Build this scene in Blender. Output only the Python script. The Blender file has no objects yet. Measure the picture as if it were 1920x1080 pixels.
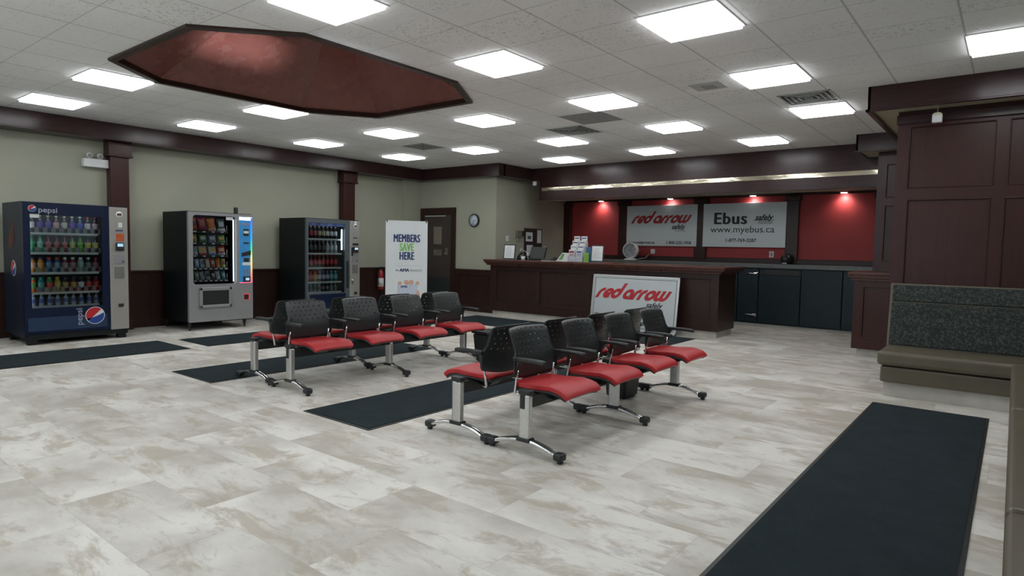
import bpy, bmesh, math, random
from mathutils import Vector, Matrix
random.seed(7)
PI = math.pi
C = bpy.context.scene.collection
scn = bpy.context.scene

# ------------------------------------------------------------------ camera, world, exposure
cam_d = bpy.data.cameras.new('camera'); cam = bpy.data.objects.new('camera', cam_d); C.objects.link(cam)
scn.camera = cam
cam_d.sensor_width = 36.0; cam_d.lens = 36.0 * 1190.0 / 1920.0
cam_d.clip_start = 0.05; cam_d.clip_end = 100
PIT, ROL, YAW = -0.0617, 0.0196, -0.6693
cy_, sy_ = math.cos(YAW), math.sin(YAW)
Fv = Vector((sy_ * math.cos(PIT), cy_ * math.cos(PIT), math.sin(PIT)))
R0 = Vector((cy_, -sy_, 0)); U0 = R0.cross(Fv)
Rv = math.cos(ROL) * R0 + math.sin(ROL) * U0
Uv = -math.sin(ROL) * R0 + math.cos(ROL) * U0
Mx = Matrix((Rv, Uv, -Fv)).transposed().to_4x4(); Mx.translation = Vector((0, 0, 1.33))
cam.matrix_world = Mx
w = bpy.data.worlds.new('world'); scn.world = w; w.use_nodes = True
w.node_tree.nodes['Background'].inputs[0].default_value = (0.6, 0.7, 0.8, 1)
w.node_tree.nodes['Background'].inputs[1].default_value = 0.02
scn.view_settings.view_transform = 'Standard'
scn.view_settings.look = 'None'
scn.view_settings.exposure = 0.08
scn.view_settings.gamma = 1.0
try: scn.view_settings.use_curve_mapping = False
except Exception: pass
PANEL = 8.6          # strength of the ceiling light diffusers
DAY_REAR, DAY_SIDE = 210, 25      # daylight through the windows behind and beside the viewer (W)
CEIL = 3.02

# ------------------------------------------------------------------ materials
MATS = {}
def newmat(name):
    m = bpy.data.materials.new(name); m.use_nodes = True
    return m, m.node_tree, m.node_tree.nodes['Principled BSDF']
def nd(nt, t, **kw):
    n = nt.nodes.new(t)
    for k, v in kw.items():
        if k in n.inputs.keys(): n.inputs[k].default_value = v
        else: setattr(n, k, v)
    return n
def rampn(nt, fac, stops, interp='LINEAR'):
    r = nt.nodes.new('ShaderNodeValToRGB'); r.color_ramp.interpolation = interp
    el = r.color_ramp.elements
    while len(el) < len(stops): el.new(0.5)
    for e, (p, c) in zip(el, stops):
        e.position = p; e.color = c if len(c) == 4 else (*c, 1)
    nt.links.new(fac, r.inputs[0]); return r
def coords(nt, scale=(1, 1, 1), rot=(0, 0, 0)):
    tc = nt.nodes.new('ShaderNodeTexCoord'); mp = nt.nodes.new('ShaderNodeMapping')
    mp.inputs['Scale'].default_value = scale; mp.inputs['Rotation'].default_value = rot
    nt.links.new(tc.outputs['Object'], mp.inputs[0]); return mp.outputs[0]
def plain(name, col, rough=0.5, metal=0.0, var=0.08, scale=12, bump=0.0, bscale=120, coat=0.0, spec=0.5):
    """procedural: base colour with a light noise variation"""
    m, nt, b = newmat(name)
    v = coords(nt)
    n = nd(nt, 'ShaderNodeTexNoise', Scale=scale, Detail=4.0); nt.links.new(v, n.inputs['Vector'])
    lo = tuple(c * (1 - var) for c in col); hi = tuple(min(1, c * (1 + var)) for c in col)
    r = rampn(nt, n.outputs['Fac'], [(0.3, lo), (0.7, hi)])
    nt.links.new(r.outputs[0], b.inputs['Base Color'])
    b.inputs['Roughness'].default_value = rough; b.inputs['Metallic'].default_value = metal
    b.inputs['Coat Weight'].default_value = coat; b.inputs['Coat Roughness'].default_value = 0.08
    b.inputs['Specular IOR Level'].default_value = spec
    if bump:
        n2 = nd(nt, 'ShaderNodeTexNoise', Scale=bscale, Detail=3.0); nt.links.new(v, n2.inputs['Vector'])
        bp = nd(nt, 'ShaderNodeBump', Strength=bump, Distance=0.002); nt.links.new(n2.outputs['Fac'], bp.inputs['Height'])
        nt.links.new(bp.outputs[0], b.inputs['Normal'])
    MATS[name] = m; return m
def wood(name, c1, c2, rough=0.3, axis=(1, 1, 14)):
    m, nt, b = newmat(name)
    v = coords(nt, axis)
    n = nd(nt, 'ShaderNodeTexNoise', Scale=3.0, Detail=7.0, Distortion=0.6); nt.links.new(v, n.inputs['Vector'])
    r = rampn(nt, n.outputs['Fac'], [(0.25, c1), (0.75, c2)])
    nt.links.new(r.outputs[0], b.inputs['Base Color'])
    n2 = nd(nt, 'ShaderNodeTexNoise', Scale=6.0, Detail=3.0); nt.links.new(coords(nt), n2.inputs['Vector'])
    rr = rampn(nt, n2.outputs['Fac'], [(0.3, (rough - .02,) * 3), (0.7, (rough + .03,) * 3)])
    nt.links.new(rr.outputs[0], b.inputs['Roughness'])
    bp = nd(nt, 'ShaderNodeBump', Strength=0.04, Distance=0.001); nt.links.new(n.outputs['Fac'], bp.inputs['Height'])
    nt.links.new(bp.outputs[0], b.inputs['Normal'])
    b.inputs['Specular IOR Level'].default_value = 0.32
    MATS[name] = m; return m
def emis(name, col, s):
    m, nt, b = newmat(name)
    b.inputs['Base Color'].default_value = (*col, 1)
    b.inputs['Emission Color'].default_value = (*col, 1); b.inputs['Emission Strength'].default_value = s
    MATS[name] = m; return m

WOODV = wood('wood_vertical', (0.032, 0.0088, 0.0070), (0.056, 0.0155, 0.0118), 0.3, (14, 14, 1))
WOODH = wood('wood_horizontal', (0.026, 0.0105, 0.0115), (0.048, 0.018, 0.019), 0.24, (1, 1, 14))
WOODR = wood('wood_red', (0.030, 0.0050, 0.0038), (0.052, 0.0095, 0.0068), 0.33, (14, 14, 1))
WOODC = wood('wood_counter', (0.023, 0.0105, 0.0080), (0.040, 0.0175, 0.0130), 0.36, (10, 10, 1))
WOODT = wood('wood_top', (0.070, 0.027, 0.020), (0.115, 0.047, 0.034), 0.28, (1, 12, 12))
WOODO = wood('wood_recess', (0.17, 0.052, 0.041), (0.215, 0.066, 0.051), 0.26, (2, 2, 9))
PAINT = plain('wall_paint', (0.37, 0.375, 0.295), 0.75, var=0.04, scale=1.5, bump=0.05)
TAN = plain('soffit_paint', (0.36, 0.33, 0.23), 0.7, var=0.05, scale=2)
REDW = plain('red_wall_paint', (0.36, 0.036, 0.038), 0.6, var=0.06, scale=2, bump=0.05)
BLACKP = plain('black_plastic', (0.014, 0.017, 0.018), 0.42, var=0.12, scale=30, bump=0.08, bscale=400)
BLACKB = plain('black_back_shell', (0.022, 0.027, 0.028), 0.36, var=0.12, scale=30, bump=0.06, bscale=400)
BLACKM = plain('black_metal', (0.012, 0.014, 0.015), 0.4, var=0.1)
DARKBODY = plain('dark_machine_body', (0.007, 0.010, 0.011), 0.5, var=0.1, spec=.25)
CHROME = plain('chrome', (0.78, 0.78, 0.78), 0.12, 1.0, var=0.03)
BRUSH = plain('brushed_aluminium', (0.62, 0.62, 0.61), 0.33, 1.0, var=0.05, scale=40)
SILVER = plain('silver_paint', (0.285, 0.288, 0.295), 0.42, 0.25, var=0.03)
SILVER2 = plain('warm_silver_paint', (0.33, 0.32, 0.295), 0.45, 0.2, var=0.03)
REDFAB = plain('red_vinyl', (0.47, 0.020, 0.026), 0.45, var=0.05, bump=0.15, bscale=600)
NAVY = plain('navy_panel', (0.004, 0.010, 0.036), 0.3, var=0.1, spec=.3)
NAVY2 = plain('navy_panel_pale', (0.022, 0.045, 0.095), 0.3, var=0.1, spec=.3)
NAVYS = plain('navy_side', (0.008, 0.014, 0.032), 0.45, var=0.2)
WHITE = plain('white_plastic', (0.72, 0.73, 0.72), 0.45, var=0.03)
WHITEV = plain('white_vinyl_print', (0.66, 0.70, 0.71), 0.5, var=0.02)
PAPER = plain('paper', (0.70, 0.72, 0.72), 0.7, var=0.04)
GREYT = plain('grey_print', (0.30, 0.32, 0.33), 0.6)
SHELF = plain('shelf_white', (0.55, 0.58, 0.56), 0.4, var=0.04)
INTER = plain('machine_interior', (0.035, 0.042, 0.045), 0.5)
BLACKINK = plain('black_ink', (0.012, 0.012, 0.014), 0.5)
REDINK = plain('red_ink', (0.42, 0.010, 0.016), 0.45)
NAVYINK = plain('navy_ink', (0.016, 0.035, 0.13), 0.5)
GREENINK = plain('green_ink', (0.20, 0.50, 0.10), 0.5)
CABM = plain('teal_laminate', (0.013, 0.025, 0.030), 0.4, var=0.12, scale=4, spec=.25)
WORKT = plain('grey_laminate', (0.10, 0.11, 0.105), 0.35, var=0.1)
OLIVE = plain('olive_vinyl', (0.118, 0.100, 0.068), 0.38, var=0.07, scale=5, bump=0.12, bscale=300)
SKIN = plain('skin_print', (0.62, 0.38, 0.28), 0.6, var=0.08)
PAPERB = plain('pale_blue_print', (0.50, 0.55, 0.66), 0.6, var=0.08, scale=30)
TEALM = plain('door_metal', (0.022, 0.030, 0.028), 0.45)
DOORB = plain('door_brown', (0.050, 0.040, 0.036), 0.45, var=0.08)
LIGHTB = plain('door_glass_pale', (0.20, 0.17, 0.14), 0.3)
BRASSP = plain('brass_plate', (0.17, 0.15, 0.11), 0.4, 0.3)
KICK = plain('vinyl_kick', (0.52, 0.50, 0.45), 0.5, var=0.15, scale=5)
BULB = emis('spot_bulb', (1.0, 0.93, 0.88), 30)
LED = emis('led_strip', (0.80, 0.90, 1.0), 4.5)
LED1 = emis('led_strip_dim', (0.85, 0.92, 1.0), 3.0)
SCREEN = emis('lcd_screen', (0.35, 0.55, 0.7), 0.7)
CREAM = plain('cream_plastic', (0.62, 0.58, 0.42), 0.4)

def mk_diffuser():
    m = emis('light_diffuser', (0.955, 0.98, 1.0), PANEL); return m
DIFF = mk_diffuser()

def mk_glass():
    m, nt, b = newmat('display_glass'); nt.nodes.remove(b)
    out = nt.nodes['Material Output']
    t = nd(nt, 'ShaderNodeBsdfTransparent'); t.inputs[0].default_value = (0.86, 0.90, 0.91, 1)
    g = nd(nt, 'ShaderNodeBsdfGlossy', Roughness=0.03)
    f = nd(nt, 'ShaderNodeFresnel', IOR=1.45); mx = nd(nt, 'ShaderNodeMixShader')
    nt.links.new(f.outputs[0], mx.inputs[0]); nt.links.new(t.outputs[0], mx.inputs[1]); nt.links.new(g.outputs[0], mx.inputs[2])
    nt.links.new(mx.outputs[0], out.inputs[0]); return m
GLASS = mk_glass()

def mk_floor():
    m, nt, b = newmat('vinyl_stone_floor'); L = nt.links
    tc = nt.nodes.new('ShaderNodeTexCoord'); sp = nt.nodes.new('ShaderNodeSeparateXYZ'); L.new(tc.outputs['Object'], sp.inputs[0])
    def ma(op, a, b_=None, c=None):
        n = nt.nodes.new('ShaderNodeMath'); n.operation = op
        for i, x in enumerate((a, b_, c)):
            if x is None: continue
            if isinstance(x, (int, float)): n.inputs[i].default_value = x
            else: L.new(x, n.inputs[i])
        return n.outputs[0]
    ty = ma('DIVIDE', ma('ADD', sp.outputs[1], 0.30), 0.449)
    row = ma('FLOOR', ty)
    tx = ma('ADD', ma('DIVIDE', sp.outputs[0], 0.90), ma('MULTIPLY', row, 0.37))
    col = ma('FLOOR', tx)
    cb = nt.nodes.new('ShaderNodeCombineXYZ'); L.new(col, cb.inputs[0]); L.new(row, cb.inputs[1])
    wn = nt.nodes.new('ShaderNodeTexWhiteNoise'); wn.noise_dimensions = '3D'; L.new(cb.outputs[0], wn.inputs['Vector'])
    sc = nt.nodes.new('ShaderNodeVectorMath'); sc.operation = 'SCALE'; L.new(wn.outputs['Color'], sc.inputs[0]); sc.inputs['Scale'].default_value = 9.0
    ad = nt.nodes.new('ShaderNodeVectorMath'); ad.operation = 'ADD'; L.new(tc.outputs['Object'], ad.inputs[0]); L.new(sc.outputs[0], ad.inputs[1])
    def noise(scale, det, rough, dist, vec, strch=(1, 1, 1)):
        mp = nt.nodes.new('ShaderNodeMapping'); mp.inputs['Scale'].default_value = strch; L.new(vec, mp.inputs[0])
        n = nd(nt, 'ShaderNodeTexNoise', Scale=scale, Detail=det, Roughness=rough, Distortion=dist); L.new(mp.outputs[0], n.inputs['Vector']); return n.outputs['Fac']
    n1 = noise(3.0, 11.0, 0.70, 0.5, ad.outputs[0], (0.8, 1.7, 1))
    n2 = noise(1.3, 5.0, 0.55, 0.2, ad.outputs[0], (1, 1.3, 1))
    n3 = noise(11.0, 9.0, 0.74, 0.7, ad.outputs[0], (0.7, 1.8, 1))
    base = rampn(nt, n2, [(0.36, (0.485, 0.455, 0.40)), (0.60, (0.78, 0.76, 0.705))])
    m1 = rampn(nt, n1, [(0.50, (0, 0, 0)), (0.60, (1, 1, 1))])
    m2 = rampn(nt, n3, [(0.56, (0, 0, 0)), (0.64, (1, 1, 1))])
    mxa = nt.nodes.new('ShaderNodeMixRGB'); L.new(base.outputs[0], mxa.inputs[1]); mxa.inputs[2].default_value = (0.43, 0.375, 0.295, 1)
    fa = ma('MULTIPLY', m1.outputs[0], 0.72); L.new(fa, mxa.inputs[0])
    mxb = nt.nodes.new('ShaderNodeMixRGB'); L.new(mxa.outputs[0], mxb.inputs[1]); mxb.inputs[2].default_value = (0.44, 0.43, 0.41, 1)
    fb = ma('MULTIPLY', ma('MULTIPLY', m2.outputs[0], 0.85), n2); L.new(fb, mxb.inputs[0])
    # thin seams
    fx = ma('ABSOLUTE', ma('SUBTRACT', ma('FRACT', tx), 0.5)); fy = ma('ABSOLUTE', ma('SUBTRACT', ma('FRACT', ty), 0.5))
    sx = ma('GREATER_THAN', fx, 0.5 - 0.0018); sy = ma('GREATER_THAN', fy, 0.5 - 0.0035)
    seam = ma('MULTIPLY', ma('MAXIMUM', sx, sy), 0.30)
    mxc = nt.nodes.new('ShaderNodeMixRGB'); L.new(mxb.outputs[0], mxc.inputs[1]); mxc.inputs[2].default_value = (0.28, 0.27, 0.25, 1); L.new(seam, mxc.inputs[0])
    L.new(mxc.outputs[0], b.inputs['Base Color'])
    b.inputs['Roughness'].default_value = 0.42; b.inputs['Specular IOR Level'].default_value = 0.35
    bp = nd(nt, 'ShaderNodeBump', Strength=0.1, Distance=0.002); L.new(n3, bp.inputs['Height']); L.new(bp.outputs[0], b.inputs['Normal'])
    return m
FLOOR = mk_floor()

def mk_ceiling():
    m, nt, b = newmat('acoustic_ceiling_tiles'); L = nt.links
    tc = nt.nodes.new('ShaderNodeTexCoord'); sp = nt.nodes.new('ShaderNodeSeparateXYZ'); L.new(tc.outputs['Object'], sp.inputs[0])
    def ma(op, a, b_=None):
        n = nt.nodes.new('ShaderNodeMath'); n.operation = op
        for i, x in enumerate((a, b_)):
            if x is None: continue
            if isinstance(x, (int, float)): n.inputs[i].default_value = x
            else: L.new(x, n.inputs[i])
        return n.outputs[0]
    T = 0.61
    tx = ma('DIVIDE', ma('ADD', sp.outputs[0], 1.61 + T * 60), T)
    ty = ma('DIVIDE', ma('ADD', sp.outputs[1], -4.245 + T * 60), T)
    fx = ma('ABSOLUTE', ma('SUBTRACT', ma('FRACT', tx), 0.5)); fy = ma('ABSOLUTE', ma('SUBTRACT', ma('FRACT', ty), 0.5))
    ty2 = ma('MULTIPLY', ty, 2.0); fy2 = ma('ABSOLUTE', ma('SUBTRACT', ma('FRACT', ty2), 0.5))
    lx = ma('GREATER_THAN', fx, 0.5 - 0.014); ly = ma('MULTIPLY', ma('GREATER_THAN', fy, 0.5 - 0.006), 0.55)
    lx2 = ma('MULTIPLY', ma('GREATER_THAN', fx, 0.5 - 0.006), 1.0)
    ly2 = ma('MULTIPLY', ma('GREATER_THAN', fy2, 0.5 - 0.007), 0.22)
    line = ma('MAXIMUM', ma('MAXIMUM', ma('MULTIPLY', lx, 0.35), ma('MULTIPLY', lx2, 0.6)), ma('MAXIMUM', ly, ly2))
    cb = nt.nodes.new('ShaderNodeCombineXYZ'); L.new(ma('FLOOR', tx), cb.inputs[0]); L.new(ma('FLOOR', ty2), cb.inputs[1])
    wn = nt.nodes.new('ShaderNodeTexWhiteNoise'); L.new(cb.outputs[0], wn.inputs['Vector'])
    n = nd(nt, 'ShaderNodeTexNoise', Scale=38.0, Detail=3.0, Roughness=0.6, Distortion=1.2); L.new(tc.outputs['Object'], n.inputs['Vector'])
    fis = rampn(nt, n.outputs['Fac'], [(0.36, (1, 1, 1)), (0.43, (0, 0, 0))])
    amt = rampn(nt, wn.outputs['Value'], [(0.0, (0.18,) * 3), (0.6, (0.25,) * 3), (0.8, (0.55,) * 3), (1.0, (0.8,) * 3)])
    f = ma('MULTIPLY', fis.outputs[0], amt.outputs[0])
    n2 = nd(nt, 'ShaderNodeTexNoise', Scale=0.8, Detail=2.0); L.new(tc.outputs['Object'], n2.inputs['Vector'])
    base = rampn(nt, n2.outputs['Fac'], [(0.3, (0.79, 0.79, 0.785)), (0.7, (0.87, 0.87, 0.865))])
    a1 = nt.nodes.new('ShaderNodeMixRGB'); L.new(f, a1.inputs[0]); L.new(base.outputs[0], a1.inputs[1]); a1.inputs[2].default_value = (0.34, 0.34, 0.34, 1)
    a2 = nt.nodes.new('ShaderNodeMixRGB'); L.new(line, a2.inputs[0]); L.new(a1.outputs[0], a2.inputs[1]); a2.inputs[2].default_value = (0.27, 0.265, 0.26, 1)
    L.new(a2.outputs[0], b.inputs['Base Color']); b.inputs['Roughness'].default_value = 0.9
    bp = nd(nt, 'ShaderNodeBump', Strength=0.25, Distance=0.004); bp.invert = True; L.new(f, bp.inputs['Height']); L.new(bp.outputs[0], b.inputs['Normal'])
    return m
CEILM = mk_ceiling()

def mk_mat():
    m, nt, b = newmat('entrance_mat_carpet'); v = coords(nt)
    n = nd(nt, 'ShaderNodeTexNoise', Scale=260.0, Detail=2.0); nt.links.new(v, n.inputs['Vector'])
    n2 = nd(nt, 'ShaderNodeTexNoise', Scale=5.0, Detail=5.0); nt.links.new(v, n2.inputs['Vector'])
    mx = nt.nodes.new('ShaderNodeMath'); mx.operation = 'ADD'
    h = nt.nodes.new('ShaderNodeMath'); h.operation = 'MULTIPLY'; h.inputs[1].default_value = 0.5
    nt.links.new(n2.outputs['Fac'], h.inputs[0]); nt.links.new(n.outputs['Fac'], mx.inputs[0]); nt.links.new(h.outputs[0], mx.inputs[1])
    r = rampn(nt, mx.outputs[0], [(0.45, (0.008, 0.014, 0.017)), (1.0, (0.024, 0.037, 0.042))])
    nt.links.new(r.outputs[0], b.inputs['Base Color']); b.inputs['Roughness'].default_value = 0.95
    b.inputs['Specular IOR Level'].default_value = 0.2
    bp = nd(nt, 'ShaderNodeBump', Strength=0.5, Distance=0.003); nt.links.new(n.outputs['Fac'], bp.inputs['Height']); nt.links.new(bp.outputs[0], b.inputs['Normal'])
    return m
MATM = mk_mat()

def mk_pattern():
    m, nt, b = newmat('booth_pattern_fabric'); L = nt.links
    v = coords(nt, (1, 1, 1))
    a = nd(nt, 'ShaderNodeTexVoronoi', Scale=46.0); a.distance = 'CHEBYCHEV'; a.inputs['Randomness'].default_value = 0.55; L.new(v, a.inputs['Vector'])
    n = nd(nt, 'ShaderNodeTexNoise', Scale=42.0, Detail=1.5, Distortion=0.5); L.new(v, n.inputs['Vector'])
    s = nt.nodes.new('ShaderNodeMath'); s.operation = 'SUBTRACT'; L.new(n.outputs['Fac'], s.inputs[0])
    k = nt.nodes.new('ShaderNodeMath'); k.operation = 'MULTIPLY'; k.inputs[1].default_value = 0.5; L.new(a.outputs['Distance'], k.inputs[0]); L.new(k.outputs[0], s.inputs[1])
    r = rampn(nt, s.outputs[0], [(0.24, (0.010, 0.016, 0.015)), (0.36, (0.032, 0.039, 0.034)), (0.5, (0.062, 0.068, 0.056))])
    L.new(r.outputs[0], b.inputs['Base Color']); b.inputs['Roughness'].default_value = 0.75
    return m
PATT = mk_pattern()

def mk_sign(name, base):
    m, nt, b = newmat(name); v = coords(nt, (1, 1, 60))
    n = nd(nt, 'ShaderNodeTexNoise', Scale=2.0, Detail=3.0); nt.links.new(v, n.inputs['Vector'])
    r = rampn(nt, n.outputs['Fac'], [(0.3, tuple(c * .9 for c in base)), (0.7, base)])
    nt.links.new(r.outputs[0], b.inputs['Base Color']); b.inputs['Metallic'].default_value = 0.15; b.inputs['Roughness'].default_value = 0.40
    return m
SIGNM = mk_sign('sign_aluminium', (0.68, 0.72, 0.73))
SIGNW = plain('sign_white_face', (0.50, 0.54, 0.55), 0.32, 0.1, var=0.03, scale=2)

def mk_brass():
    m, nt, b = newmat('polished_brass_strip'); v = coords(nt, (1, 1, 4))
    n = nd(nt, 'ShaderNodeTexNoise', Scale=1.6, Detail=3.0); nt.links.new(v, n.inputs['Vector'])
    b.inputs['Base Color'].default_value = (0.84, 0.78, 0.60, 1); b.inputs['Metallic'].default_value = 1.0; b.inputs['Roughness'].default_value = 0.09
    bp = nd(nt, 'ShaderNodeBump', Strength=0.14, Distance=0.02); nt.links.new(n.outputs['Fac'], bp.inputs['Height']); nt.links.new(bp.outputs[0], b.inputs['Normal'])
    return m
BRASS = mk_brass()

def mk_rainbow():
    m, nt, b = newmat('rainbow_led_edge'); L = nt.links
    tc = nt.nodes.new('ShaderNodeTexCoord'); sp = nt.nodes.new('ShaderNodeSeparateXYZ'); L.new(tc.outputs['Object'], sp.inputs[0])
    mr = nt.nodes.new('ShaderNodeMapRange'); mr.inputs[1].default_value = 0.70; mr.inputs[2].default_value = 1.75; L.new(sp.outputs[2], mr.inputs[0])
    r = rampn(nt, mr.outputs[0], [(0.0, (1, .12, .25)), (0.12, (1, .25, .08)), (0.33, (1, .75, .15)), (0.5, (.05, .7, .2)), (0.68, (0, .35, .8)), (1.0, (.05, .12, 1))])
    L.new(r.outputs[0], b.inputs['Emission Color']); b.inputs['Emission Strength'].default_value = .85
    L.new(r.outputs[0], b.inputs['Base Color'])
    return m
RAINBOW = mk_rainbow()
PANELB = plain('blue_key_panel', (0.03, 0.16, 0.33), 0.35, var=0.15, scale=6)
for i in range(1):
    nt = PANELB.node_tree; pb = nt.nodes['Principled BSDF']; pb.inputs['Emission Color'].default_value = (0.02, 0.14, 0.32, 1); pb.inputs['Emission Strength'].default_value = 0.55

COL = {}
def cmat(col, rough=0.3, coat=0.2, tag_='c'):
    k = (tuple(round(c, 3) for c in col), rough)
    if k not in COL: COL[k] = plain('%s_%d' % (tag_, len(COL)), col, rough, var=0.15, scale=30, coat=coat)
    return COL[k]

# ------------------------------------------------------------------ geometry helpers
ORG = {}
class MB:
    def __init__(s): s.bm = bmesh.new(); s.mi = 0
    def _tag(s, faces):
        for f in faces: f.material_index = s.mi
    def box(s, x0, x1, y0, y1, z0, z1, bev=0.0):
        x0, x1 = min(x0, x1), max(x0, x1); y0, y1 = min(y0, y1), max(y0, y1); z0, z1 = min(z0, z1), max(z0, z1)
        b2 = bmesh.new()
        bmesh.ops.create_cube(b2, size=1)
        for v in b2.verts:
            v.co = Vector(((x0 + x1) / 2 + v.co.x * (x1 - x0), (y0 + y1) / 2 + v.co.y * (y1 - y0), (z0 + z1) / 2 + v.co.z * (z1 - z0)))
        if bev > 0:
            bmesh.ops.bevel(b2, geom=list(b2.edges), offset=min(bev, .45 * min(x1 - x0, y1 - y0, z1 - z0)), segments=4 if bev >= .015 else 2, affect='EDGES', profile=0.5)
        s.merge(b2); return s
    def merge(s, b2, mat=None):
        if mat is not None: b2.transform(mat)
        vm = {v: s.bm.verts.new(v.co) for v in b2.verts}
        for f in b2.faces:
            try:
                nf = s.bm.faces.new([vm[v] for v in f.verts]); nf.material_index = s.mi; nf.smooth = f.smooth
            except ValueError: pass
        b2.free()
    def tube(s, pts, r, n=10, cap=True, sx=1.0):
        """round bar along a list of points; r may be a list"""
        pts = [Vector(p) for p in pts]; rs = r if isinstance(r, (list, tuple)) else [r] * len(pts)
        rings = []; prev = None
        for i, p in enumerate(pts):
            t = (pts[min(i + 1, len(pts) - 1)] - pts[max(i - 1, 0)]).normalized()
            ref = Vector((0, 0, 1)) if abs(t.z) < 0.9 else Vector((1, 0, 0))
            a = t.cross(ref).normalized()
            if prev is not None and a.dot(prev) < 0: a = -a
            prev = a; b = t.cross(a).normalized()
            rings.append([s.bm.verts.new(p + a * math.cos(2 * PI * k / n) * rs[i] * sx + b * math.sin(2 * PI * k / n) * rs[i]) for k in range(n)])
        for i in range(len(rings) - 1):
            for k in range(n):
                f = s.bm.faces.new([rings[i][k], rings[i][(k + 1) % n], rings[i + 1][(k + 1) % n], rings[i + 1][k]]); f.smooth = True; f.material_index = s.mi
        if cap:
            for rg in (rings[0], rings[-1]): f = s.bm.faces.new(rg); f.material_index = s.mi
        return s
    def lathe(s, prof, c, n=16, axis='z', mis=None, cap=True):
        """prof: (radius, height) pairs"""
        c = Vector(c); rings = []
        for (r, h) in prof:
            rg = []
            for k in range(n):
                a = 2 * PI * k / n; u, v = math.cos(a) * r, math.sin(a) * r
                d = {'z': (u, v, h), 'x': (h, u, v), 'y': (u, h, v)}[axis]
                rg.append(s.bm.verts.new(c + Vector(d)))
            rings.append(rg)
        for i in range(len(rings) - 1):
            for k in range(n):
                f = s.bm.faces.new([rings[i][k], rings[i][(k + 1) % n], rings[i + 1][(k + 1) % n], rings[i + 1][k]]); f.smooth = True
                f.material_index = mis[i] if mis else s.mi
        if not cap: return s
        f = s.bm.faces.new(rings[0]); f.material_index = mis[0] if mis else s.mi
        f = s.bm.faces.new(rings[-1]); f.material_index = mis[-1] if mis else s.mi
        return s
    def prism(s, poly, a, b, plane='xz'):
        """extrude a 2-D polygon between a and b along the axis not in PLANE"""
        def P(u, v, t):
            return {'xz': (u, t, v), 'yz': (t, u, v), 'xy': (u, v, t)}[plane]
        A = [s.bm.verts.new(P(u, v, a)) for u, v in poly]; B = [s.bm.verts.new(P(u, v, b)) for u, v in poly]
        n = len(poly); fs = []
        fs.append(s.bm.faces.new(A)); fs.append(s.bm.faces.new(B[::-1]))
        for i in range(n): fs.append(s.bm.faces.new([A[i], B[i], B[(i + 1) % n], A[(i + 1) % n]]))
        s._tag(fs); return s
    def build(s, name, mat, parent=None, org=None, smooth=False, rotz=0):
        o_ = Vector(org) if org is not None else (ORG.get(parent.name, Vector((0, 0, 0))) if parent else Vector((0, 0, 0)))
        bmesh.ops.recalc_face_normals(s.bm, faces=s.bm.faces)
        me = bpy.data.meshes.new(name)
        for v in s.bm.verts: v.co -= o_
        s.bm.to_mesh(me); s.bm.free()
        for mm in (mat if isinstance(mat, (list, tuple)) else [mat]): me.materials.append(mm)
        o = bpy.data.objects.new(name, me); C.objects.link(o)
        if smooth:
            for p in me.polygons: p.use_smooth = True
        if parent: o.parent = parent; ORG[o.name] = o_
        else: o.location = o_; ORG[o.name] = o_
        return o
def tag(o, label, cat, group=None, kind=None):
    if label: o['label'] = label
    if cat: o['category'] = cat
    if group: o['group'] = group
    if kind: o['kind'] = kind
    return o
def thing(name, label, cat, loc=(0, 0, 0), rotz=0, group=None):
    o = bpy.data.objects.new(name, None); C.objects.link(o); o.location = loc; o.rotation_euler = (0, 0, rotz)
    o.empty_display_size = 0.1
    ORG[o.name] = Vector(loc); return tag(o, label, cat, group)
def struct(name, mb, m, smooth=False):
    o = mb.build(name, m, smooth=smooth); o['kind'] = 'structure'; return o
def bx(name, m, parent, *a, bev=0.0):
    mb = MB(); mb.box(*a, bev=bev); return mb.build(name, m, parent)
def kids(o): return [c for c in bpy.data.objects if c.parent == o]
def copy_tree(o, parent=None):
    ch = kids(o); c = o.copy(); C.objects.link(c)
    if parent: c.parent = parent
    for k in ch: copy_tree(k, c)
    return c

# text: front-facing flat lettering turned into a mesh; RIGHT and UP give the plane it lies in
def text_bm(s, size=1.0, bold=0.0, shear=0.0, sx=1.0, align='CENTER', ext=0.0015, spacing=1.0):
    cu = bpy.data.curves.new('lettering', 'FONT'); cu.body = s; cu.size = size; cu.offset = bold; cu.shear = shear
    cu.align_x = align; cu.align_y = 'CENTER'; cu.extrude = ext; cu.space_character = spacing; cu.resolution_u = 3
    o = bpy.data.objects.new('lettering', cu); C.objects.link(o)
    bpy.context.view_layer.update()
    dg = bpy.context.evaluated_depsgraph_get()
    me = bpy.data.meshes.new_from_object(o.evaluated_get(dg))
    b = bmesh.new(); b.from_mesh(me)
    bpy.data.objects.remove(o); bpy.data.curves.remove(cu); bpy.data.meshes.remove(me)
    if sx != 1.0: bmesh.ops.scale(b, vec=(sx, 1, 1), verts=b.verts)
    return b
def frame_mat(center, right, up):
    r = Vector(right).normalized(); u = Vector(up).normalized(); n = r.cross(u)
    M = Matrix((r, u, n)).transposed().to_4x4(); M.translation = Vector(center); return M
def text_part(s, mat, parent, center, right, up, name='lettering', thick=0.0, **kw):
    """THICK: strokes made heavier by overlaid copies a few millimetres apart"""
    mb = MB(); e0 = kw.pop('ext', .0015); r = Vector(right).normalized(); u = Vector(up).normalized()
    offs = [(0, 0)] if not thick else [(-1, 0), (-.5, .5), (0, 0), (.5, -.5), (1, 0)]
    for i, (a, b_) in enumerate(offs):
        mb.merge(text_bm(s, ext=e0 + i * .00006, **kw), frame_mat(Vector(center) + r * a * thick + u * b_ * thick * .6, right, up))
    return mb.build(name, mat, parent)
QN = [0]
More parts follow.
